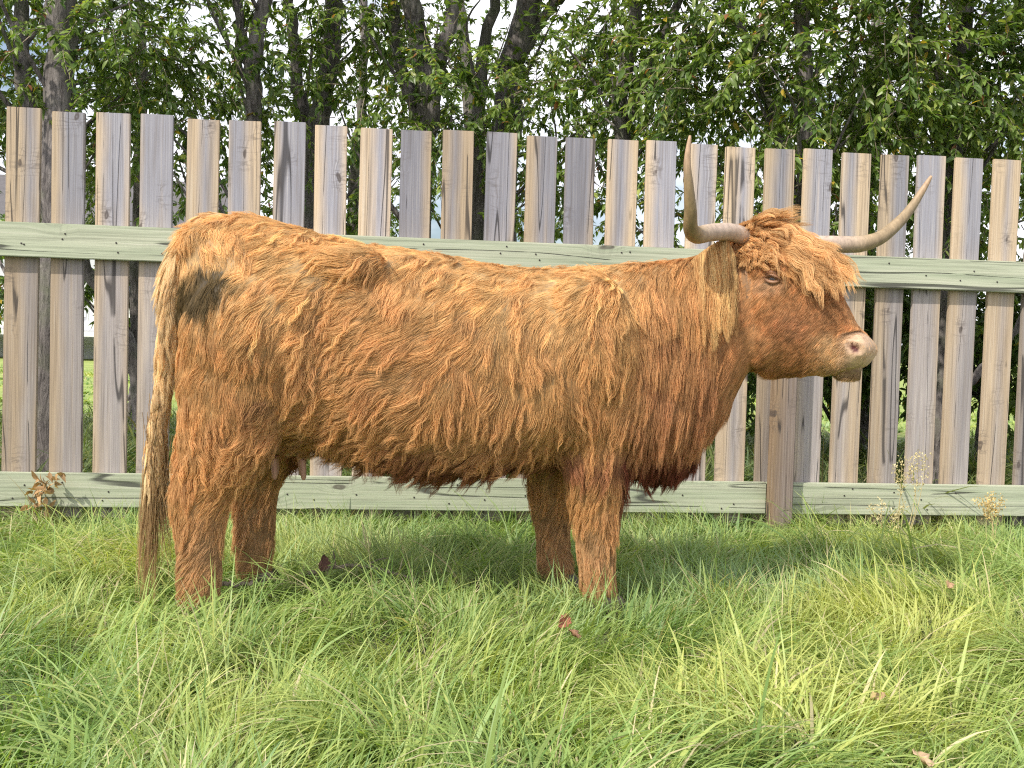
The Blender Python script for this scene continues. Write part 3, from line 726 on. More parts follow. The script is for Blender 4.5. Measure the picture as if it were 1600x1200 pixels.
Cc = lerp(Cc, [.20, .12, .075], np.clip(sm(root[:, 0], -.862, -.83) * sm(.70 - root[:, 2], 0, .2) * .7 * (rng.random(n) < .8), 0, 1)); Cc *= (1 + .15 * rng.normal(size=260))[id_][:, None]
hair_obj('tail_hair', q, .00075, Cc, tail)
# thin switch strands hanging almost to the grass
n = 520; st = np.array([-.890, -.06, .55]) + rng.normal(0, 1, (n, 3)) * [.014, .014, .07]
gt = rng.integers(0, 7, n); go = np.array([[.0, 0], [-.03, .01], [.03, -.01], [-.05, 0], [.045, .01], [.015, .015], [-.015, -.02]])
gl = np.array([.50, .54, .30, .44, .34, .24, .4])
tt = np.linspace(0, 1, 14); q = np.zeros((n, 14, 3))
LL = gl[gt] * (.8 + .25 * rng.random(n))
for k, t1 in enumerate(tt):
    q[:, k] = st * 1.0; q[:, k, 2] -= LL * t1
    q[:, k, 0] += go[gt, 0] * t1 + .008 * np.sin(t1 * 9 + gt * 1.7) * t1; q[:, k, 1] += go[gt, 1] * t1 + .006 * np.cos(t1 * 8 + gt) * t1
    sp = (1 - .8 * t1); ctr = np.array([-.890, -.06, .55]); q[:, k, 0] = q[:, k, 0] * 1.0 + (ctr[0] + go[gt, 0] * t1 - q[:, k, 0]) * (1 - sp) * .95; q[:, k, 1] += (ctr[1] - q[:, k, 1]) * (1 - sp) * .8
hair_obj('tail_switch', q, .0008, lerp(np.tile([.30, .20, .11], (n, 1)), [.62, .42, .21], rng.random(n)), tail)

# udder and teat
M_PINK = plain('udder_skin', (.46, .25, .19), .5, .35, .15, 30)
ud = mesh_obj('udder', *ellipsoid((-.49, 0, .525), (.075, .07, .05)), M_PINK, cow); weld(ud)
for (du, dv) in ((.045, -.045), (-.045, -.045), (.03, .05), (-.05, .05)):
    pth = spline([(-.49 + du, dv, .47), (-.487 + du, dv * 1.05, .44), (-.485 + du, dv * 1.1, .405)], 8)
    mesh_obj('teat', *tube(pth, [.011, .0105, .010, .010, .0095, .009, .008, .004], 12), M_PINK, ud)

# ------------------------------------------------------------------ grass
def blades(P, ang, lean, L, wd, C, K=5, sag=.9, twist=None):
    """P roots (n,3); ang = heading; lean 0 upright .. 1 lying; returns ribbon mesh arrays"""
    n = len(P); t_ = np.linspace(0, 1, K + 1); hd_ = np.stack([np.cos(ang), np.sin(ang), 0 * ang], 1)
    pos = P.copy(); cl = [pos.copy()]
    for k in range(K):
        f = (k + .5) / K; th = (lean * .45 + sag * lean * f * 1.15).clip(0, 1.9)
        d = hd_ * np.sin(th)[:, None] + np.array([0, 0, 1.]) * np.cos(th)[:, None]
        pos = pos + d * (L / K)[:, None]; pos[:, 2] = np.maximum(pos[:, 2], .006 + .0 * pos[:, 2]); cl.append(pos.copy())
    cl = np.stack(cl, 1)
    sang = ang + np.pi / 2 + (rng.normal(0, .6, n) if twist is None else twist); side = np.stack([np.cos(sang), np.sin(sang), rng.normal(0, .25, n)], 1); side = nrm(side)
    wp = (wd[:, None] * np.array([.75, 1.0, .95, .8, .5, .06])[None, :K + 1])
    Lf = cl - side[:, None] * wp[..., None] / 2; Rt = cl + side[:, None] * wp[..., None] / 2
    V = np.stack([Lf, Rt], 2).reshape(-1, 3)
    b0 = (np.arange(n) * (K + 1) * 2)[:, None] + (np.arange(K) * 2)[None]
    Fq = np.stack([b0, b0 + 1, b0 + 3, b0 + 2], -1).reshape(-1, 4)
    Cv = np.repeat(C, (K + 1) * 2, 0).reshape(n, K + 1, 2, 3)
    base_pale = np.array([1.15, 1.0, .95, .95, 1.0, 1.1])[:K + 1]
    Cv = Cv * base_pale[None, :, None, None]
    return V, Fq, Cv.reshape(-1, 3)
ga, gb, gc, gd, ge = Wave(1.1, seed=41), Wave(.5, seed=42), Wave(.22, seed=43), Wave(1.6, seed=44), Wave(.33, seed=45)
def grass_patch(name, label, n, xr, yr, hs=1.0, wscale=1.0, lawn=False, tone=1.0):
    x = rng.uniform(*xr, n); y = rng.uniform(*yr, n)
    # thin with distance and keep to the part near the view
    if not lawn:
        ok = (np.abs(x) < .52 * y + 1.1); x, y = x[ok], y[ok]
    # tufts
    nt2 = int(len(x) / 60); tx = rng.uniform(*xr, nt2); ty = rng.uniform(*yr, nt2)
    pick = rng.integers(0, nt2, len(x)); intuft = rng.random(len(x)) < .55
    x = np.where(intuft, tx[pick] + rng.normal(0, .028, len(x)), x); y = np.where(intuft, ty[pick] + rng.normal(0, .028, len(x)), y)
    if not lawn:
        ok = (np.abs(x) < .52 * y + 1.1) & (y > yr[0]); x, y, pick, intuft = x[ok], y[ok], pick[ok], intuft[ok]
    n = len(x); P = np.stack([x, y, 0 * x], 1)
    A, B_, C_ = ga(P), gb(P), gc(P)
    tang = rng.uniform(0, 6.28, nt2); 
    ang = 2.2 * A + 1.6 * B_ + 1.0 * C_ + rng.normal(0, .60, n) + np.where(intuft, (tang[pick] - 3.14) * .35, 0) + .6
    flat = sm(gd(P) + .5 * B_, -.3, .9)
    lean = (1.14 + .68 * flat + rng.normal(0, .42, n)).clip(.05, 2.1)
    hh = (.150 + .05 * B_ + .04 * A).clip(.07, .30) * (.50 + .85 * rng.random(n)) * (1 + .65 * flat) * hs
    cowz = np.exp(-(np.maximum(0, np.abs(x + .2) - 1.0) / .25) ** 2) * np.exp(-((y - 3.25) / .5) ** 2); hh = hh * (1 - .15 * cowz) * (1 - .45 * np.exp(-((x + .93) / .30) ** 2 - ((y - 2.98) / .26) ** 2)) * (1 + .25 * np.exp(-((y - 2.75) / .25) ** 2))
    hh = hh * np.where(y > 4.2, .80, 1)
    wd = (.0021 + .0034 * rng.random(n)) * wscale * (1 + .8 * (rng.random(n) < .14))
    g1, g2, g3, g4 = np.array([.13, .235, .055]), np.array([.33, .455, .14]), np.array([.56, .58, .19]), np.array([.28, .42, .22])
    C = lerp(np.tile(g1, (n, 1)), g2, np.clip(.55 + .5 * ge(P) + .35 * rng.normal(size=n), 0, 1))
    C = lerp(C, g3, np.clip(.45 * A + .25 * gd(P * 1.3) + .25 * rng.normal(size=n), 0, 1))
    ypt = np.exp(-((x - .62) / .55) ** 2 - ((y - 2.35) / .28) ** 2) + .8 * np.exp(-((x - 1.15) / .5) ** 2 - ((y - 3.0) / .35) ** 2) + .5 * np.exp(-((x + .3) / .5) ** 2 - ((y - 2.7) / .2) ** 2)
    C = lerp(C, g3, np.clip(.8 * ypt + .2 * rng.normal(size=n) - .05, 0, 1))
    C = lerp(C, g4, np.clip(-.5 * gd(P) - ypt + .25 * rng.normal(size=n), 0, 1) * .8)
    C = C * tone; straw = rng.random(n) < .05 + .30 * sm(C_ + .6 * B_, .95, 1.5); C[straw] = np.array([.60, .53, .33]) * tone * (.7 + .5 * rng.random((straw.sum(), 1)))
    P[:, 2] = hgt(x, y) - .004
    V, Fq, Cv = blades(P, ang, lean, hh, wd, C)
    o = mesh_obj(name, V, Fq, M_GRASS, cols=Cv); tag(o, label, 'grass', kind='stuff'); return o
grass_patch('grass', 'long tangled green meadow grass in front of the fence', 215000, (-3.6, 3.6), (1.45, 5.05))
grass_patch('grass', 'rough grass growing behind the pickets, coloured dark as shade', 80000, (-5.5, 6), (5.0, 9.5), 2.0, 2.2, tone=.55)  # tone darkens the blade colour itself to stand in for shade
grass_patch('grass', 'sunlit lawn grass beyond the trees', 40000, (-14, 14), (9.5, 24), .75, 5.0, lawn=True)

# ------------------------------------------------------------------ trees
def leaf_mesh(P, D, Nn, L, W, C, droop=.25):
    """folded pointed leaves: 8 vertices, 4 quads/tris drawn as quads"""
    n = len(P); D = nrm(D); Sd = nrm(np.cross(D, Nn)); Nn = nrm(np.cross(Sd, D))
    out = []
    for (f, w_) in ((0, 0), (.28, .42), (.62, .40), (1, 0)):
        c = P + D * (L * f)[:, None] - Nn * (L * droop * f * f)[:, None]
        if w_ == 0: out.append(c)
        else:
            out.append(c + Sd * (W * w_)[:, None] + Nn * (W * .16)[:, None]); out.append(c); out.append(c - Sd * (W * w_)[:, None] + Nn * (W * .16)[:, None])
    V = np.stack(out, 1).reshape(-1, 3); b0 = (np.arange(n) * 8)[:, None]
    # idx 0 base, 1 2 3, 4 5 6, 7 tip
    q = np.array([[0, 1, 4, 2], [0, 2, 6, 3], [1, 4, 5, 2], [2, 5, 6, 3], [4, 7, 5, 5], [5, 7, 6, 6]])
    tri = np.array([[0, 2, 1], [0, 3, 2], [1, 2, 5], [1, 5, 4], [2, 3, 6], [2, 6, 5], [4, 5, 7], [5, 6, 7]])
    Ft = (b0[:, :, None] + tri[None]).reshape(-1, 3)
    return V, Ft, np.repeat(C, 8, 0)
def make_tree(name, label, base, stems, nleaf, crown, leafL=.052, cat='tree', seed=0, tone=0.0, hole=.0, spread=1.0):
    """stems: list of (points, r0, r1) world coords; crown: list of (centre, radii)"""
    r = np.random.default_rng(seed); root = empty(name, base); tag(root, label, cat, 'trees and bushes beyond the fence')
    B0 = np.array(base); parts = []; stemP = []
    for pts_, r0, r1 in stems:
        sp = spline(pts_, 26); sp = sp + r.normal(0, .010, sp.shape); mesh_obj('trunk', *tube(sp - B0, np.linspace(r0, r1, 26), 12), M_BARK, root); stemP.append(sp)
    SP = np.concatenate(stemP)
    # twigs inside the crown
    ntw = max(10, nleaf // 26); cs = np.array([c for c, _ in crown], float); rs = np.array([q_ for _, q_ in crown], float)
    vol = rs.prod(1); ci = r.choice(len(cs), ntw, p=vol / vol.sum())
    g = r.normal(size=(ntw, 3)); g = nrm(g) * (r.random((ntw, 1)) ** .4); st_ = cs[ci] + g * rs[ci]
    wv1, wv2 = Wave(.55, seed=seed + 50), Wave(.55, seed=seed + 90)
    okk = wv1(st_) > (-.9 + hole); st_ = st_[okk]; g = g[okk]; ntw = len(st_)
    dr = nrm(g * .8 + r.normal(0, .55, (ntw, 3)) + np.array([0, -.1, -.10])); tl = r.uniform(.28, .62, ntw) * spread
    KT = 7; tw = np.empty((ntw, KT, 3)); cur = st_.copy(); d = dr
    for k in range(KT):
        tw[:, k] = cur; d = nrm(d + r.normal(0, .16, (ntw, 3)) + np.array([0, 0, -.10])); cur = cur + d * (tl / (KT - 1))[:, None]
    # limbs: from the nearest stem point to crown lumps
    limbs = []
    for c, q_ in crown:
        for _ in range(3):
            tgt = np.array(c) + r.normal(0, .45, 3) * np.array(q_)
            j = np.argmin(np.linalg.norm(SP - (tgt - [0, 0, .7]), axis=1)); a0 = SP[j]
            mid_ = (a0 + tgt) / 2 + r.normal(0, .10, 3) + [0, 0, .08]
            mesh_obj('limb', *tube(spline([a0, mid_, tgt], 12) - B0, np.linspace(.015, .004, 12), 6), M_BARK, root)
    tws = []
    lt = tw - B0
    # three-sided twig tubes, vectorised
    a3 = np.array([0, 2.09, 4.19]); T_ = np.gradient(lt, axis=1); T_ = nrm(T_); hx2 = nrm(np.cross(T_, np.array([.3, .2, 1.]))); hy2 = np.cross(T_, hx2)
    rad = np.linspace(.0035, .0012, KT)[None, :, None, None]
    TV = lt[:, :, None] + (hx2[:, :, None] * np.cos(a3)[None, None, :, None] + hy2[:, :, None] * np.sin(a3)[None, None, :, None]) * rad
    TV = TV.reshape(-1, 3); bb = (np.arange(ntw) * KT * 3)[:, None, None] + (np.arange(KT - 1) * 3)[None, :, None] + np.arange(3)[None, None]
    nx_ = (np.arange(ntw) * KT * 3)[:, None, None] + (np.arange(KT - 1) * 3)[None, :, None] + np.array([1, 2, 0])[None, None]
    TF = np.stack([bb, nx_, nx_ + 3, bb + 3], -1).reshape(-1, 4)
    mesh_obj('twigs', TV, TF, M_TWIG, root)['kind'] = 'stuff'
    # leaves along the twigs
    n = int(nleaf * 1.45); ti = r.integers(0, ntw, n); f = r.uniform(.12, 1, n) * (KT - 1.001); k0 = f.astype(int); fr = (f - k0)[:, None]
    p0 = lt[ti, k0] * (1 - fr) + lt[ti, k0 + 1] * fr; td = nrm(lt[ti, k0 + 1] - lt[ti, k0])
    sd_ = nrm(np.cross(td, r.normal(0, .5, (n, 3)) + [0, 0, 1.])) * np.where(r.random(n) < .5, 1, -1)[:, None]
    dl = nrm(td * .75 + sd_ * .9 + r.normal(0, .25, (n, 3)) + [0, 0, -.18]); nn2 = nrm(r.normal(0, .45, (n, 3)) + [0, -.25, 1.])
    Ls = leafL * (.55 + .75 * r.random(n)); Ws = Ls * r.uniform(.34, .50, n)
    g1, g2, g3 = np.array([.085, .155, .035]), np.array([.22, .31, .07]), np.array([.44, .48, .13])
    PW = p0 + B0; m1 = np.clip(.45 + tone + .35 * wv2(PW) + .3 * r.normal(size=n), 0, 1)
    C = lerp(np.tile(g1, (n, 1)), g2, m1); C = lerp(C, g3, np.clip((r.random(n) - .86 + tone * .3) * 6, 0, 1)); 
    yl = r.random(n) < .012; C[yl] = [.50, .36, .05]; br = r.random(n) < .006; C[br] = [.30, .13, .06]
    C *= (.8 + .4 * r.random((n, 1)))
    mesh_obj('crown', *leaf_mesh(p0, dl, nn2, Ls, Ws, C)[:2], M_LEAF, root, smooth=False, cols=np.repeat(C, 8, 0))
    return root
def X_(px, Y): return (px - 800) / 1600 * Y
def Z_(px, py, Y): return CAM_H + (600 - py + 0.0282 * (px - 800)) / 1600 * Y - .0377 * Y
def stem(pxs, Y, r0, r1, z0=-.1):
    """(px, py) waypoints of a stem seen at distance Y"""
    return ([(X_(a_, Y + dy), Y + dy, (Z_(a_, b_, Y + dy) if b_ is not None else z0)) for a_, b_, dy in pxs], r0, r1)
def cr_(px, py, Y, rx, ry, rz): return ((X_(px, Y), Y, Z_(px, py, Y)), (rx, ry, rz))
make_tree('broadleaf_tree', 'broad dark trunk and leafy crown behind the leftmost pickets', (X_(85, 5.7), 5.7, 0),
    [stem([(74, None, 0), (80, 500, 0), (86, 150, 0), (92, -150, 0), (80, -500, .1)], 5.7, .10, .06), stem([(60, 300, .1), (30, 100, .3), (10, -150, .5), (-40, -400, .5)], 5.7, .05, .03)],
    16500, [cr_(60, 30, 5.9, .75, .6, .7), cr_(180, 90, 6.2, .55, .5, .55), cr_(-120, 60, 6.1, .7, .6, .9), cr_(80, -260, 6.0, 1.1, .8, .7), cr_(20, 270, 6.4, .45, .3, .35)], seed=101)
make_tree('broadleaf_tree', 'slender grey tree leaning over the pickets left of the rump', (X_(370, 6.3), 6.3, 0),
    [stem([(360, None, 0), (372, 400, 0), (385, 200, 0), (395, 60, 0), (425, -120, .1), (440, -500, .2)], 6.3, .065, .035), stem([(390, 150, .0), (370, 60, .1), (330, -100, .2), (300, -300, .3)], 6.3, .035, .02)],
    12500, [cr_(300, 70, 6.2, .75, .55, .6), cr_(250, 220, 6.3, .5, .4, .4), cr_(400, 40, 6.5, .4, .4, .55), cr_(330, -250, 6.3, 1.1, .8, .6)], seed=102, hole=.2)
make_tree('broadleaf_tree', 'forked trunk tree standing above the rump behind the fence', (X_(470, 7.0), 7.0, 0),
    [stem([(478, None, 0), (484, 300, 0), (492, 170, 0), (505, 90, 0), (512, -60, 0), (520, -500, 0)], 7.0, .09, .05), stem([(484, 260, .1), (455, 120, .1), (438, 0, .1), (420, -200, .2)], 7.0, .05, .03)],
    6000, [cr_(520, 210, 7.0, .6, .4, .22), cr_(560, 40, 7.2, .4, .4, .4), cr_(480, -230, 7.2, 1.0, .8, .55)], seed=103, hole=.5)
make_tree('broadleaf_tree', 'leaning multi-stemmed tree above the middle of the back', (X_(650, 6.6), 6.6, 0),
    [stem([(640, None, 0), (648, 300, 0), (655, 160, 0), (640, 60, 0), (615, -60, 0), (590, -400, .1)], 6.6, .095, .05), stem([(650, 220, .05), (672, 110, .05), (690, 20, .05), (700, -150, .1)], 6.6, .06, .035), stem([(645, 200, .0), (612, 90, .1), (600, 10, .2), (560, -200, .2)], 6.6, .045, .03)],
    11500, [cr_(625, 120, 6.4, .5, .4, .55), cr_(690, 170, 6.5, .5, .4, .35), cr_(600, 20, 6.7, .45, .4, .45), cr_(640, -250, 6.6, 1.1, .8, .6)], seed=104, hole=.35)
make_tree('broadleaf_tree', 'tall tree with trunk slanting right above the withers', (X_(760, 7.2), 7.2, 0),
    [stem([(735, None, 0), (740, 300, 0), (738, 180, 0), (742, 90, 0), (760, -50, 0), (770, -400, .1)], 7.2, .055, .03), stem([(775, None, .1), (782, 250, .1), (785, 130, .1), (805, 30, .1), (830, -90, .1), (850, -400, .2)], 7.2, .11, .07), stem([(790, 120, .1), (830, 40, .1), (880, -30, .1), (960, -180, .1)], 7.2, .04, .03)],
    8500, [cr_(790, 190, 7.0, .6, .4, .3), cr_(880, 130, 7.2, .6, .4, .4), cr_(760, 40, 7.4, .5, .4, .35), cr_(840, -260, 7.3, 1.2, .8, .6)], seed=105, hole=.45)
make_tree('broadleaf_tree', 'bushy tree with dense leaves above the shoulders', (X_(960, 6.4), 6.4, 0),
    [stem([(960, None, 0), (965, 300, 0), (955, 150, 0), (980, 0, 0), (1000, -300, .1)], 6.4, .06, .035), stem([(960, 200, 0), (1010, 80, .1), (1060, -60, .2), (1080, -300, .2)], 6.4, .035, .02)],
    15500, [cr_(940, 170, 6.3, .65, .4, .45), cr_(1010, 90, 6.5, .6, .5, .5), cr_(960, 20, 6.6, .55, .5, .45), cr_(1000, -250, 6.5, 1.1, .8, .6), cr_(960, 330, 6.3, .7, .3, .35)], seed=106, hole=.1)
make_tree('broadleaf_tree', 'dense green tree hanging over the horns and pickets', (X_(1250, 5.9), 5.9, 0),
    [stem([(1235, None, 0), (1245, 400, 0), (1240, 150, 0), (1225, -50, 0), (1230, -400, .1)], 5.9, .06, .035), stem([(1240, 330, 0), (1180, 150, .2), (1120, 0, .3), (1060, -200, .3)], 5.9, .035, .02)],
    23000, [cr_(1230, 120, 5.7, .75, .45, .5), cr_(1120, 60, 6.0, .5, .5, .5), cr_(1330, 50, 5.9, .65, .5, .55), cr_(1240, -240, 5.9, 1.1, .8, .6), cr_(1210, 320, 5.9, .6, .3, .3)], leafL=.056, seed=107, tone=.05, hole=.15)
make_tree('broadleaf_tree', 'wide green tree behind the right end of the fence', (X_(1470, 6.2), 6.2, 0),
    [stem([(1462, None, 0), (1470, 620, 0), (1474, 300, 0), (1480, 100, 0), (1500, -400, .1)], 6.2, .08, .045), stem([(1470, 650, .1), (1520, 590, .1), (1590, 500, .2), (1640, 350, .3)], 6.2, .03, .02), stem([(1390, None, .3), (1392, 450, .3), (1400, 200, .3), (1420, -200, .3)], 6.2, .055, .03)],
    23000, [cr_(1440, 130, 6.0, .6, .45, .5), cr_(1530, 90, 6.2, .65, .5, .6), cr_(1640, 60, 6.1, .5, .5, .8), cr_(1500, -240, 6.2, 1.1, .8, .6), cr_(1500, 300, 6.2, .75, .3, .32)], leafL=.056, seed=108, tone=.05, hole=.2)
make_tree('broadleaf_tree', 'low branching tree whose boughs cross the gaps beside the tail', (X_(230, 8.0), 8.0, 0),
    [stem([(230, None, 0), (222, 600, 0), (196, 540, 0), (170, 480, .1), (120, 400, .2), (80, 300, .3)], 8.0, .11, .03), stem([(225, 600, 0), (215, 500, .2), (208, 400, .2), (215, 200, .3), (210, -50, .3)], 8.0, .06, .03)],
    9500, [cr_(160, 250, 8.0, .8, .5, .4), cr_(220, 90, 8.2, 1.0, .6, .8), cr_(60, 120, 8.2, .9, .6, .8)], leafL=.055, seed=109, hole=.3)
make_tree('broadleaf_tree', 'smaller tree glimpsed through the pickets at far right', (X_(1350, 8.5), 8.5, 0),
    [stem([(1345, None, 0), (1350, 500, 0), (1340, 300, 0), (1350, 0, .1)], 8.5, .09, .05), stem([(1350, 560, .0), (1420, 480, .2), (1490, 380, .3)], 8.5, .04, .02)],
    14000, [cr_(1300, 280, 8.6, .8, .5, .5), cr_(1420, 200, 8.6, 1.0, .6, .9), cr_(1150, 200, 8.6, 1.0, .6, .9), cr_(1600, 300, 8.6, .9, .6, .8)], leafL=.056, seed=110)
make_tree('broadleaf_tree', 'thin background tree filling the gaps behind the middle pickets', (X_(720, 9.0), 9.0, 0),
    [stem([(720, None, 0), (715, 400, 0), (725, 200, 0), (700, 0, .1)], 9.0, .08, .05), stem([(540, None, .2), (545, 300, .2), (560, 100, .2), (540, -100, .3)], 9.0, .06, .03)],
    14000, [cr_(420, 300, 9.0, .9, .5, .45), cr_(560, 290, 9.0, .8, .5, .4), cr_(720, 290, 9.0, .8, .5, .4), cr_(880, 300, 9.0, .8, .5, .45), cr_(700, 130, 9.2, 2.0, .5, .6)], leafL=.055, seed=111, hole=.35)

make_tree('bush', 'dark leafy bush behind the pickets below the muzzle', (X_(1330, 8.0), 8.0, 0),
    [stem([(1330, None, 0), (1325, 640, 0), (1310, 520, 0)], 8.0, .03, .015), stem([(1335, None, 0), (1370, 620, 0), (1400, 500, .1)], 8.0, .03, .012)],
    10000, [cr_(1290, 500, 8.0, .6, .4, .42), cr_(1400, 520, 8.1, .5, .4, .38), cr_(1180, 560, 8.2, .6, .4, .45)], leafL=.07, cat='bush', seed=120, tone=-.25, hole=.1)
make_tree('bush', 'dark leafy bush behind the rightmost pickets', (X_(1530, 7.6), 7.6, 0),
    [stem([(1530, None, 0), (1535, 640, 0), (1550, 520, 0)], 7.6, .03, .012)],
    8000, [cr_(1500, 470, 7.6, .45, .4, .35), cr_(1600, 520, 7.6, .5, .4, .45)], leafL=.07, cat='bush', seed=121, tone=-.25, hole=.25)
make_tree('bush', 'low leafy bush in the gap behind the tail', (X_(200, 9.0), 9.0, 0),
    [stem([(200, None, 0), (205, 620, 0), (215, 560, 0)], 9.0, .03, .012)],
    4500, [cr_(215, 420, 9.0, .5, .4, .3), cr_(40, 400, 9.2, .5, .4, .3)], leafL=.07, cat='bush', seed=122, tone=-.15, hole=.3)

make_tree('broadleaf_tree', 'leafy tree at the far left end of the row of trees', (-4.6, 6.6, 0),
    [([(-4.6, 6.6, -.1), (-4.55, 6.6, 1.4), (-4.7, 6.7, 3.0), (-4.6, 6.7, 4.6)], .09, .04)],
    14000, [((-4.5, 6.6, 2.9), (.8, .6, .7)), ((-4.9, 6.7, 2.0), (.6, .5, .5)), ((-4.6, 6.7, 4.2), (1.0, .8, .7)), ((-3.9, 6.8, 3.4), (.6, .5, .6))], leafL=.056, seed=130, hole=.2)
make_tree('broadleaf_tree', 'leafy tree at the far right end of the row of trees', (4.9, 6.8, 0),
    [([(4.9, 6.8, -.1), (4.85, 6.8, 1.4), (5.0, 6.8, 3.0), (4.9, 6.8, 4.6)], .09, .04)],
    14000, [((4.9, 6.8, 2.9), (.8, .6, .7)), ((4.6, 6.8, 2.0), (.6, .5, .5)), ((4.9, 6.8, 4.2), (1.0, .8, .7)), ((4.2, 6.9, 3.4), (.6, .5, .6))], leafL=.056, seed=131, hole=.2)

# ------------------------------------------------------------------ house beyond the lawn
M_SIDING, t, b = mat('siding'); tcn = N(t, 'ShaderNodeTexCoord'); sx_ = N(t, 'ShaderNodeSeparateXYZ'); t.links.new(tcn.outputs['Object'], sx_.inputs[0])
lap = math_(t, 'FRACT', math_(t, 'MULTIPLY', sx_.outputs[2], 6.5))
t.links.new(mixc(t, noise(t, tcn.outputs['Object'], 3, 4), (.50, .51, .54), (.60, .61, .64)), b.inputs['Base Color']); bump(t, b, lap, .6, .03)
M_WHITE = plain('white_paint', (.75, .75, .74), .5, .3, .05, 5, 0)
M_ROOF = plain('shingle', (.12, .115, .12), .9, .1, .35, 9)
M_GLASS, t, b = mat('window_glass'); b.inputs['Base Color'].default_value = (.03, .04, .06, 1); b.inputs['Roughness'].default_value = .1
HB = (-17.5, 34, 0)
house = empty('house', HB, R_(4)); tag(house, 'grey sided house with a white deck glimpsed through the left pickets', 'house')
def part(name, boxes, m_, parent, bev=.01):
    bm = bmesh.new()
    for (x0, x1, y0, y1, z0, z1) in boxes:
        q = bmesh.ops.create_cube(bm, size=1)
        for v in q['verts']: v.co = Vector(((x0 + x1) / 2 + v.co.x * (x1 - x0), (y0 + y1) / 2 + v.co.y * (y1 - y0), (z0 + z1) / 2 + v.co.z * (z1 - z0)))
    me = bpy.data.meshes.new(name); bm.to_mesh(me); bm.free(); me.materials.append(m_)
    o = bpy.data.objects.new(name, me); COL.objects.link(o); o.parent = parent; return o
wall = part('wall', [(-5, 7, 0, 8, 0, 4.2)], M_SIDING, house)
mesh_obj('roof', [(-5.5, -.5, 4.1), (7.5, -.5, 4.1), (7.5, 8.5, 4.1), (-5.5, 8.5, 4.1), (-5.5, 4, 6.6), (7.5, 4, 6.6)], [(0, 1, 5, 4), (2, 3, 4, 5), (0, 4, 3), (1, 2, 5), (3, 2, 1, 0)], M_ROOF, house, smooth=False)
for xw in (-3.5, -.5, 2.5, 5.2):
    fr_ = part('window', [(xw - .75, xw - .62, -.08, -.003, 1.4, 3.0), (xw + .62, xw + .75, -.08, -.003, 1.4, 3.0), (xw - .62, xw + .62, -.08, -.003, 2.88, 3.0), (xw - .62, xw + .62, -.08, -.003, 1.4, 1.52)], M_WHITE, house)
    part('pane', [(xw - .62, xw + .62, -.04, -.003, 1.52, 2.88)], M_GLASS, fr_)
deck = part('deck', [(-4.5, 6.5, -2.6, -.1, .75, .9)] + [(-4.5 + 1.8 * k - .06, -4.5 + 1.8 * k + .06, -2.6, -2.48, 0, .75) for k in range(7)], M_WHITE, house)
part('railing', [(-4.5, 6.5, -2.58, -2.5, 1.75, 1.85), (-4.5, 6.5, -2.58, -2.5, 1.02, 1.10)] + [(-4.5 + .18 * k - .02, -4.5 + .18 * k + .02, -2.56, -2.52, 1.10, 1.75) for k in range(62)], M_WHITE, deck)

# ------------------------------------------------------------------ small things in the grass
M_DRY = tint_material('dry_leaf', .7, .2, .25)
def dead_leaf(label, p, size, rz, col, curl=.5, tilt=.3):
    n = 9; V = []; Fs = []
    for i in range(n):
        f = i / (n - 1); w_ = size * .36 * math.sin(math.pi * min(1, f * .92 + .04)) ** .8 * (1 + .18 * math.sin(f * 23))
        for j in range(5):
            q = (j - 2) / 2; x = size * (f - .5); y = q * w_; z = curl * (abs(q) ** 1.5 * w_) + curl * size * .5 * (f - .5) ** 2 + .004 * math.sin(9 * f + 5 * q)
            V.append((x, y, z))
    for i in range(n - 1):
        for j in range(4): Fs.append((i * 5 + j, i * 5 + j + 1, (i + 1) * 5 + j + 1, (i + 1) * 5 + j))
    c = np.tile(col, (len(V), 1)) * (.8 + .4 * rng.random((len(V), 1)))
    o = mesh_obj('dead_leaf', V, Fs, M_DRY, cols=c); o.location = p; o.rotation_euler = (tilt, -tilt * .7, rz)
    md = o.modifiers.new('t', 'SOLIDIFY'); md.thickness = .0008
    tag(o, label, 'leaf', 'fallen leaves'); return o
def gp(px, py, z=.06):
    """a point z above the ground under that line of sight"""
    rr_ = F0 + RT * ((px - 800) / 1600) + UP * ((600 - py) / 1600); k = (z - CAM_H) / rr_.z; return (rr_.x * k, rr_.y * k, z)
dead_leaf('curled rusty red leaf on the grass in front of the forelegs', gp(880, 972, .12), .045, .8, [.34, .14, .085], .9, .9)
dead_leaf('small brown leaf lying just right of the rusty red leaf', gp(896, 992, .10), .045, 2.2, [.34, .19, .12], .6, .4)
dead_leaf('tan leaf caught in the grass near the right fence bottom', gp(1482, 915, .12), .04, 1.2, [.5, .33, .2], .6, .5)
dead_leaf('narrow orange leaf on flattened grass at lower right', gp(1372, 1090, .08), .04, .3, [.50, .36, .20], .4, .2)
dead_leaf('pale tan leaf at the bottom right corner of the meadow', gp(1440, 1188, .09), .05, 1.9, [.55, .40, .26], .5, .3)
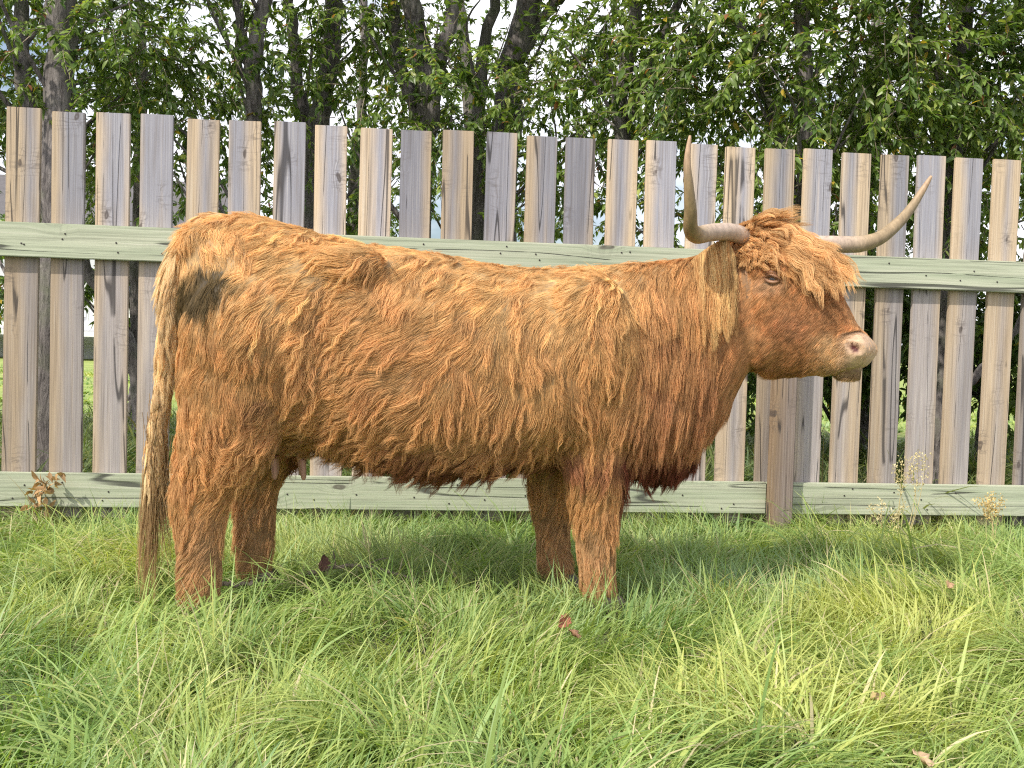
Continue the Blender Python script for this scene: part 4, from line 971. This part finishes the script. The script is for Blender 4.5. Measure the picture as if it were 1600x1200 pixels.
# crumpled dry leaf cluster on the lower rail
dl = empty('dry_weed', (X_(62, 4.35), 4.35, 0)); tag(dl, 'dry brown withered weed against the lower rail at left', 'weed')
pt = []
for k in range(5):
    a_ = rng.uniform(-.05, .05); pt.append(tube(spline([(a_, 0, .02), (a_ * .6 - .02, .01, .12), (.02 + rng.uniform(-.02, .03), .0, .22 + rng.uniform(-.03, .02))], 10), np.linspace(.002, .001, 10), 5))
mesh_obj('stem', *join(pt), M_TWIG, dl)
n = 46; PP = np.stack([rng.normal(.0, .03, n), rng.normal(0, .012, n), rng.uniform(.10, .25, n)], 1); PP[:, 0] += (PP[:, 2] - .15) * .5
Vv, Ff, _ = leaf_mesh(PP, rng.normal(size=(n, 3)), rng.normal(size=(n, 3)), np.full(n, .045), np.full(n, .022), np.zeros((n, 3)), .6)
mesh_obj('withered_leaves', Vv, Ff, M_DRY, dl, cols=np.repeat(np.array([[.42, .27, .14]]) * (.6 + .7 * rng.random((n, 1))), 8, 0))['kind'] = 'stuff'
# fallen stick
def stick(label, pts_, r0, r1, cat='stick', grp=None, side=None):
    sp = spline(pts_, 24); sp = sp + rng.normal(0, .0025, sp.shape); pr_ = [tube(sp, np.linspace(r0, r1, 24), 8)]
    if side:
        for (i_, e_) in side: pr_.append(tube(spline([sp[i_], (sp[i_] + np.array(e_)) / 2 + [0, 0, .01], e_], 8), np.linspace(r1 * 1.2, .0015, 8), 6))
    o = mesh_obj('fallen_branch', *join(pr_), M_TWIG); tag(o, label, cat, grp); return o
a1 = gp(497, 893, .075); a2 = gp(545, 884, .085); a3_ = gp(600, 890, .08); a4 = gp(650, 905, .05)
stick('bleached forked branch lying in the grass under the belly', [gp(460, 903, .04), a1, a2, a3_, a4], .009, .004, side=[(9, tuple(np.array(gp(520, 870, .12)) + [0, 0, .02])), (14, gp(610, 872, .13))])
stick('short grey stick in the grass between the hind legs', [gp(325, 912, .09), gp(360, 913, .095), gp(395, 911, .09)], .008, .006)
cl_ = dead_leaf('dark curled leaf standing at the tip of the bleached branch', gp(500, 880, .13), .06, 1.4, [.17, .09, .07], 1.0, 1.2)
# seed heads by the fence
def weed(label, px, py_top, Y, nst, h, seedc, spread=.08, seed=0):
    r = np.random.default_rng(seed); e0 = empty('weed', (X_(px, Y), Y, 0)); tag(e0, label, 'weed', 'tall weeds by the fence')
    st = []; sd = []
    for k in range(nst):
        x = r.uniform(-spread, spread); hh = h * r.uniform(.8, 1.05); tipx = x + r.uniform(-.10, .10)
        sp = spline([(x * .5, 0, 0), (x, 0, hh * .5), (tipx, -.01, hh)], 16); st.append(tube(sp, np.linspace(.0018, .0008, 16), 5))
        for q in range(10, 16):
            for _ in range(9): sd.append(sp[q] + r.normal(0, .011, 3))
    mesh_obj('stem', *join(st), M_STRAW, e0)
    sd = np.array(sd); n = len(sd); Vv, Ff, _ = leaf_mesh(sd, r.normal(size=(n, 3)) + [0, 0, .6], r.normal(size=(n, 3)), np.full(n, .011), np.full(n, .006), None if False else np.zeros((n, 3)), .2)
    mesh_obj('seed_head', Vv, Ff, M_DRY, e0, cols=np.repeat(np.tile(seedc, (n, 1)) * (.7 + .6 * r.random((n, 1))), 8, 0)); return e0
M_STRAW = plain('straw', (.50, .42, .22), .6, .3, .2, 40, 0)
weed('pale branching seed heads rising before the right pickets', 1412, 700, 4.68, 6, .40, [.60, .52, .30], .12, 5)
weed('dry yellow straw stalks at the right fence foot', 1560, 800, 4.55, 7, .24, [.62, .47, .22], .03, 6)
weed('thin dry grass stalks beside the fence post', 1395, 760, 4.45, 4, .20, [.60, .52, .32], .06, 7)
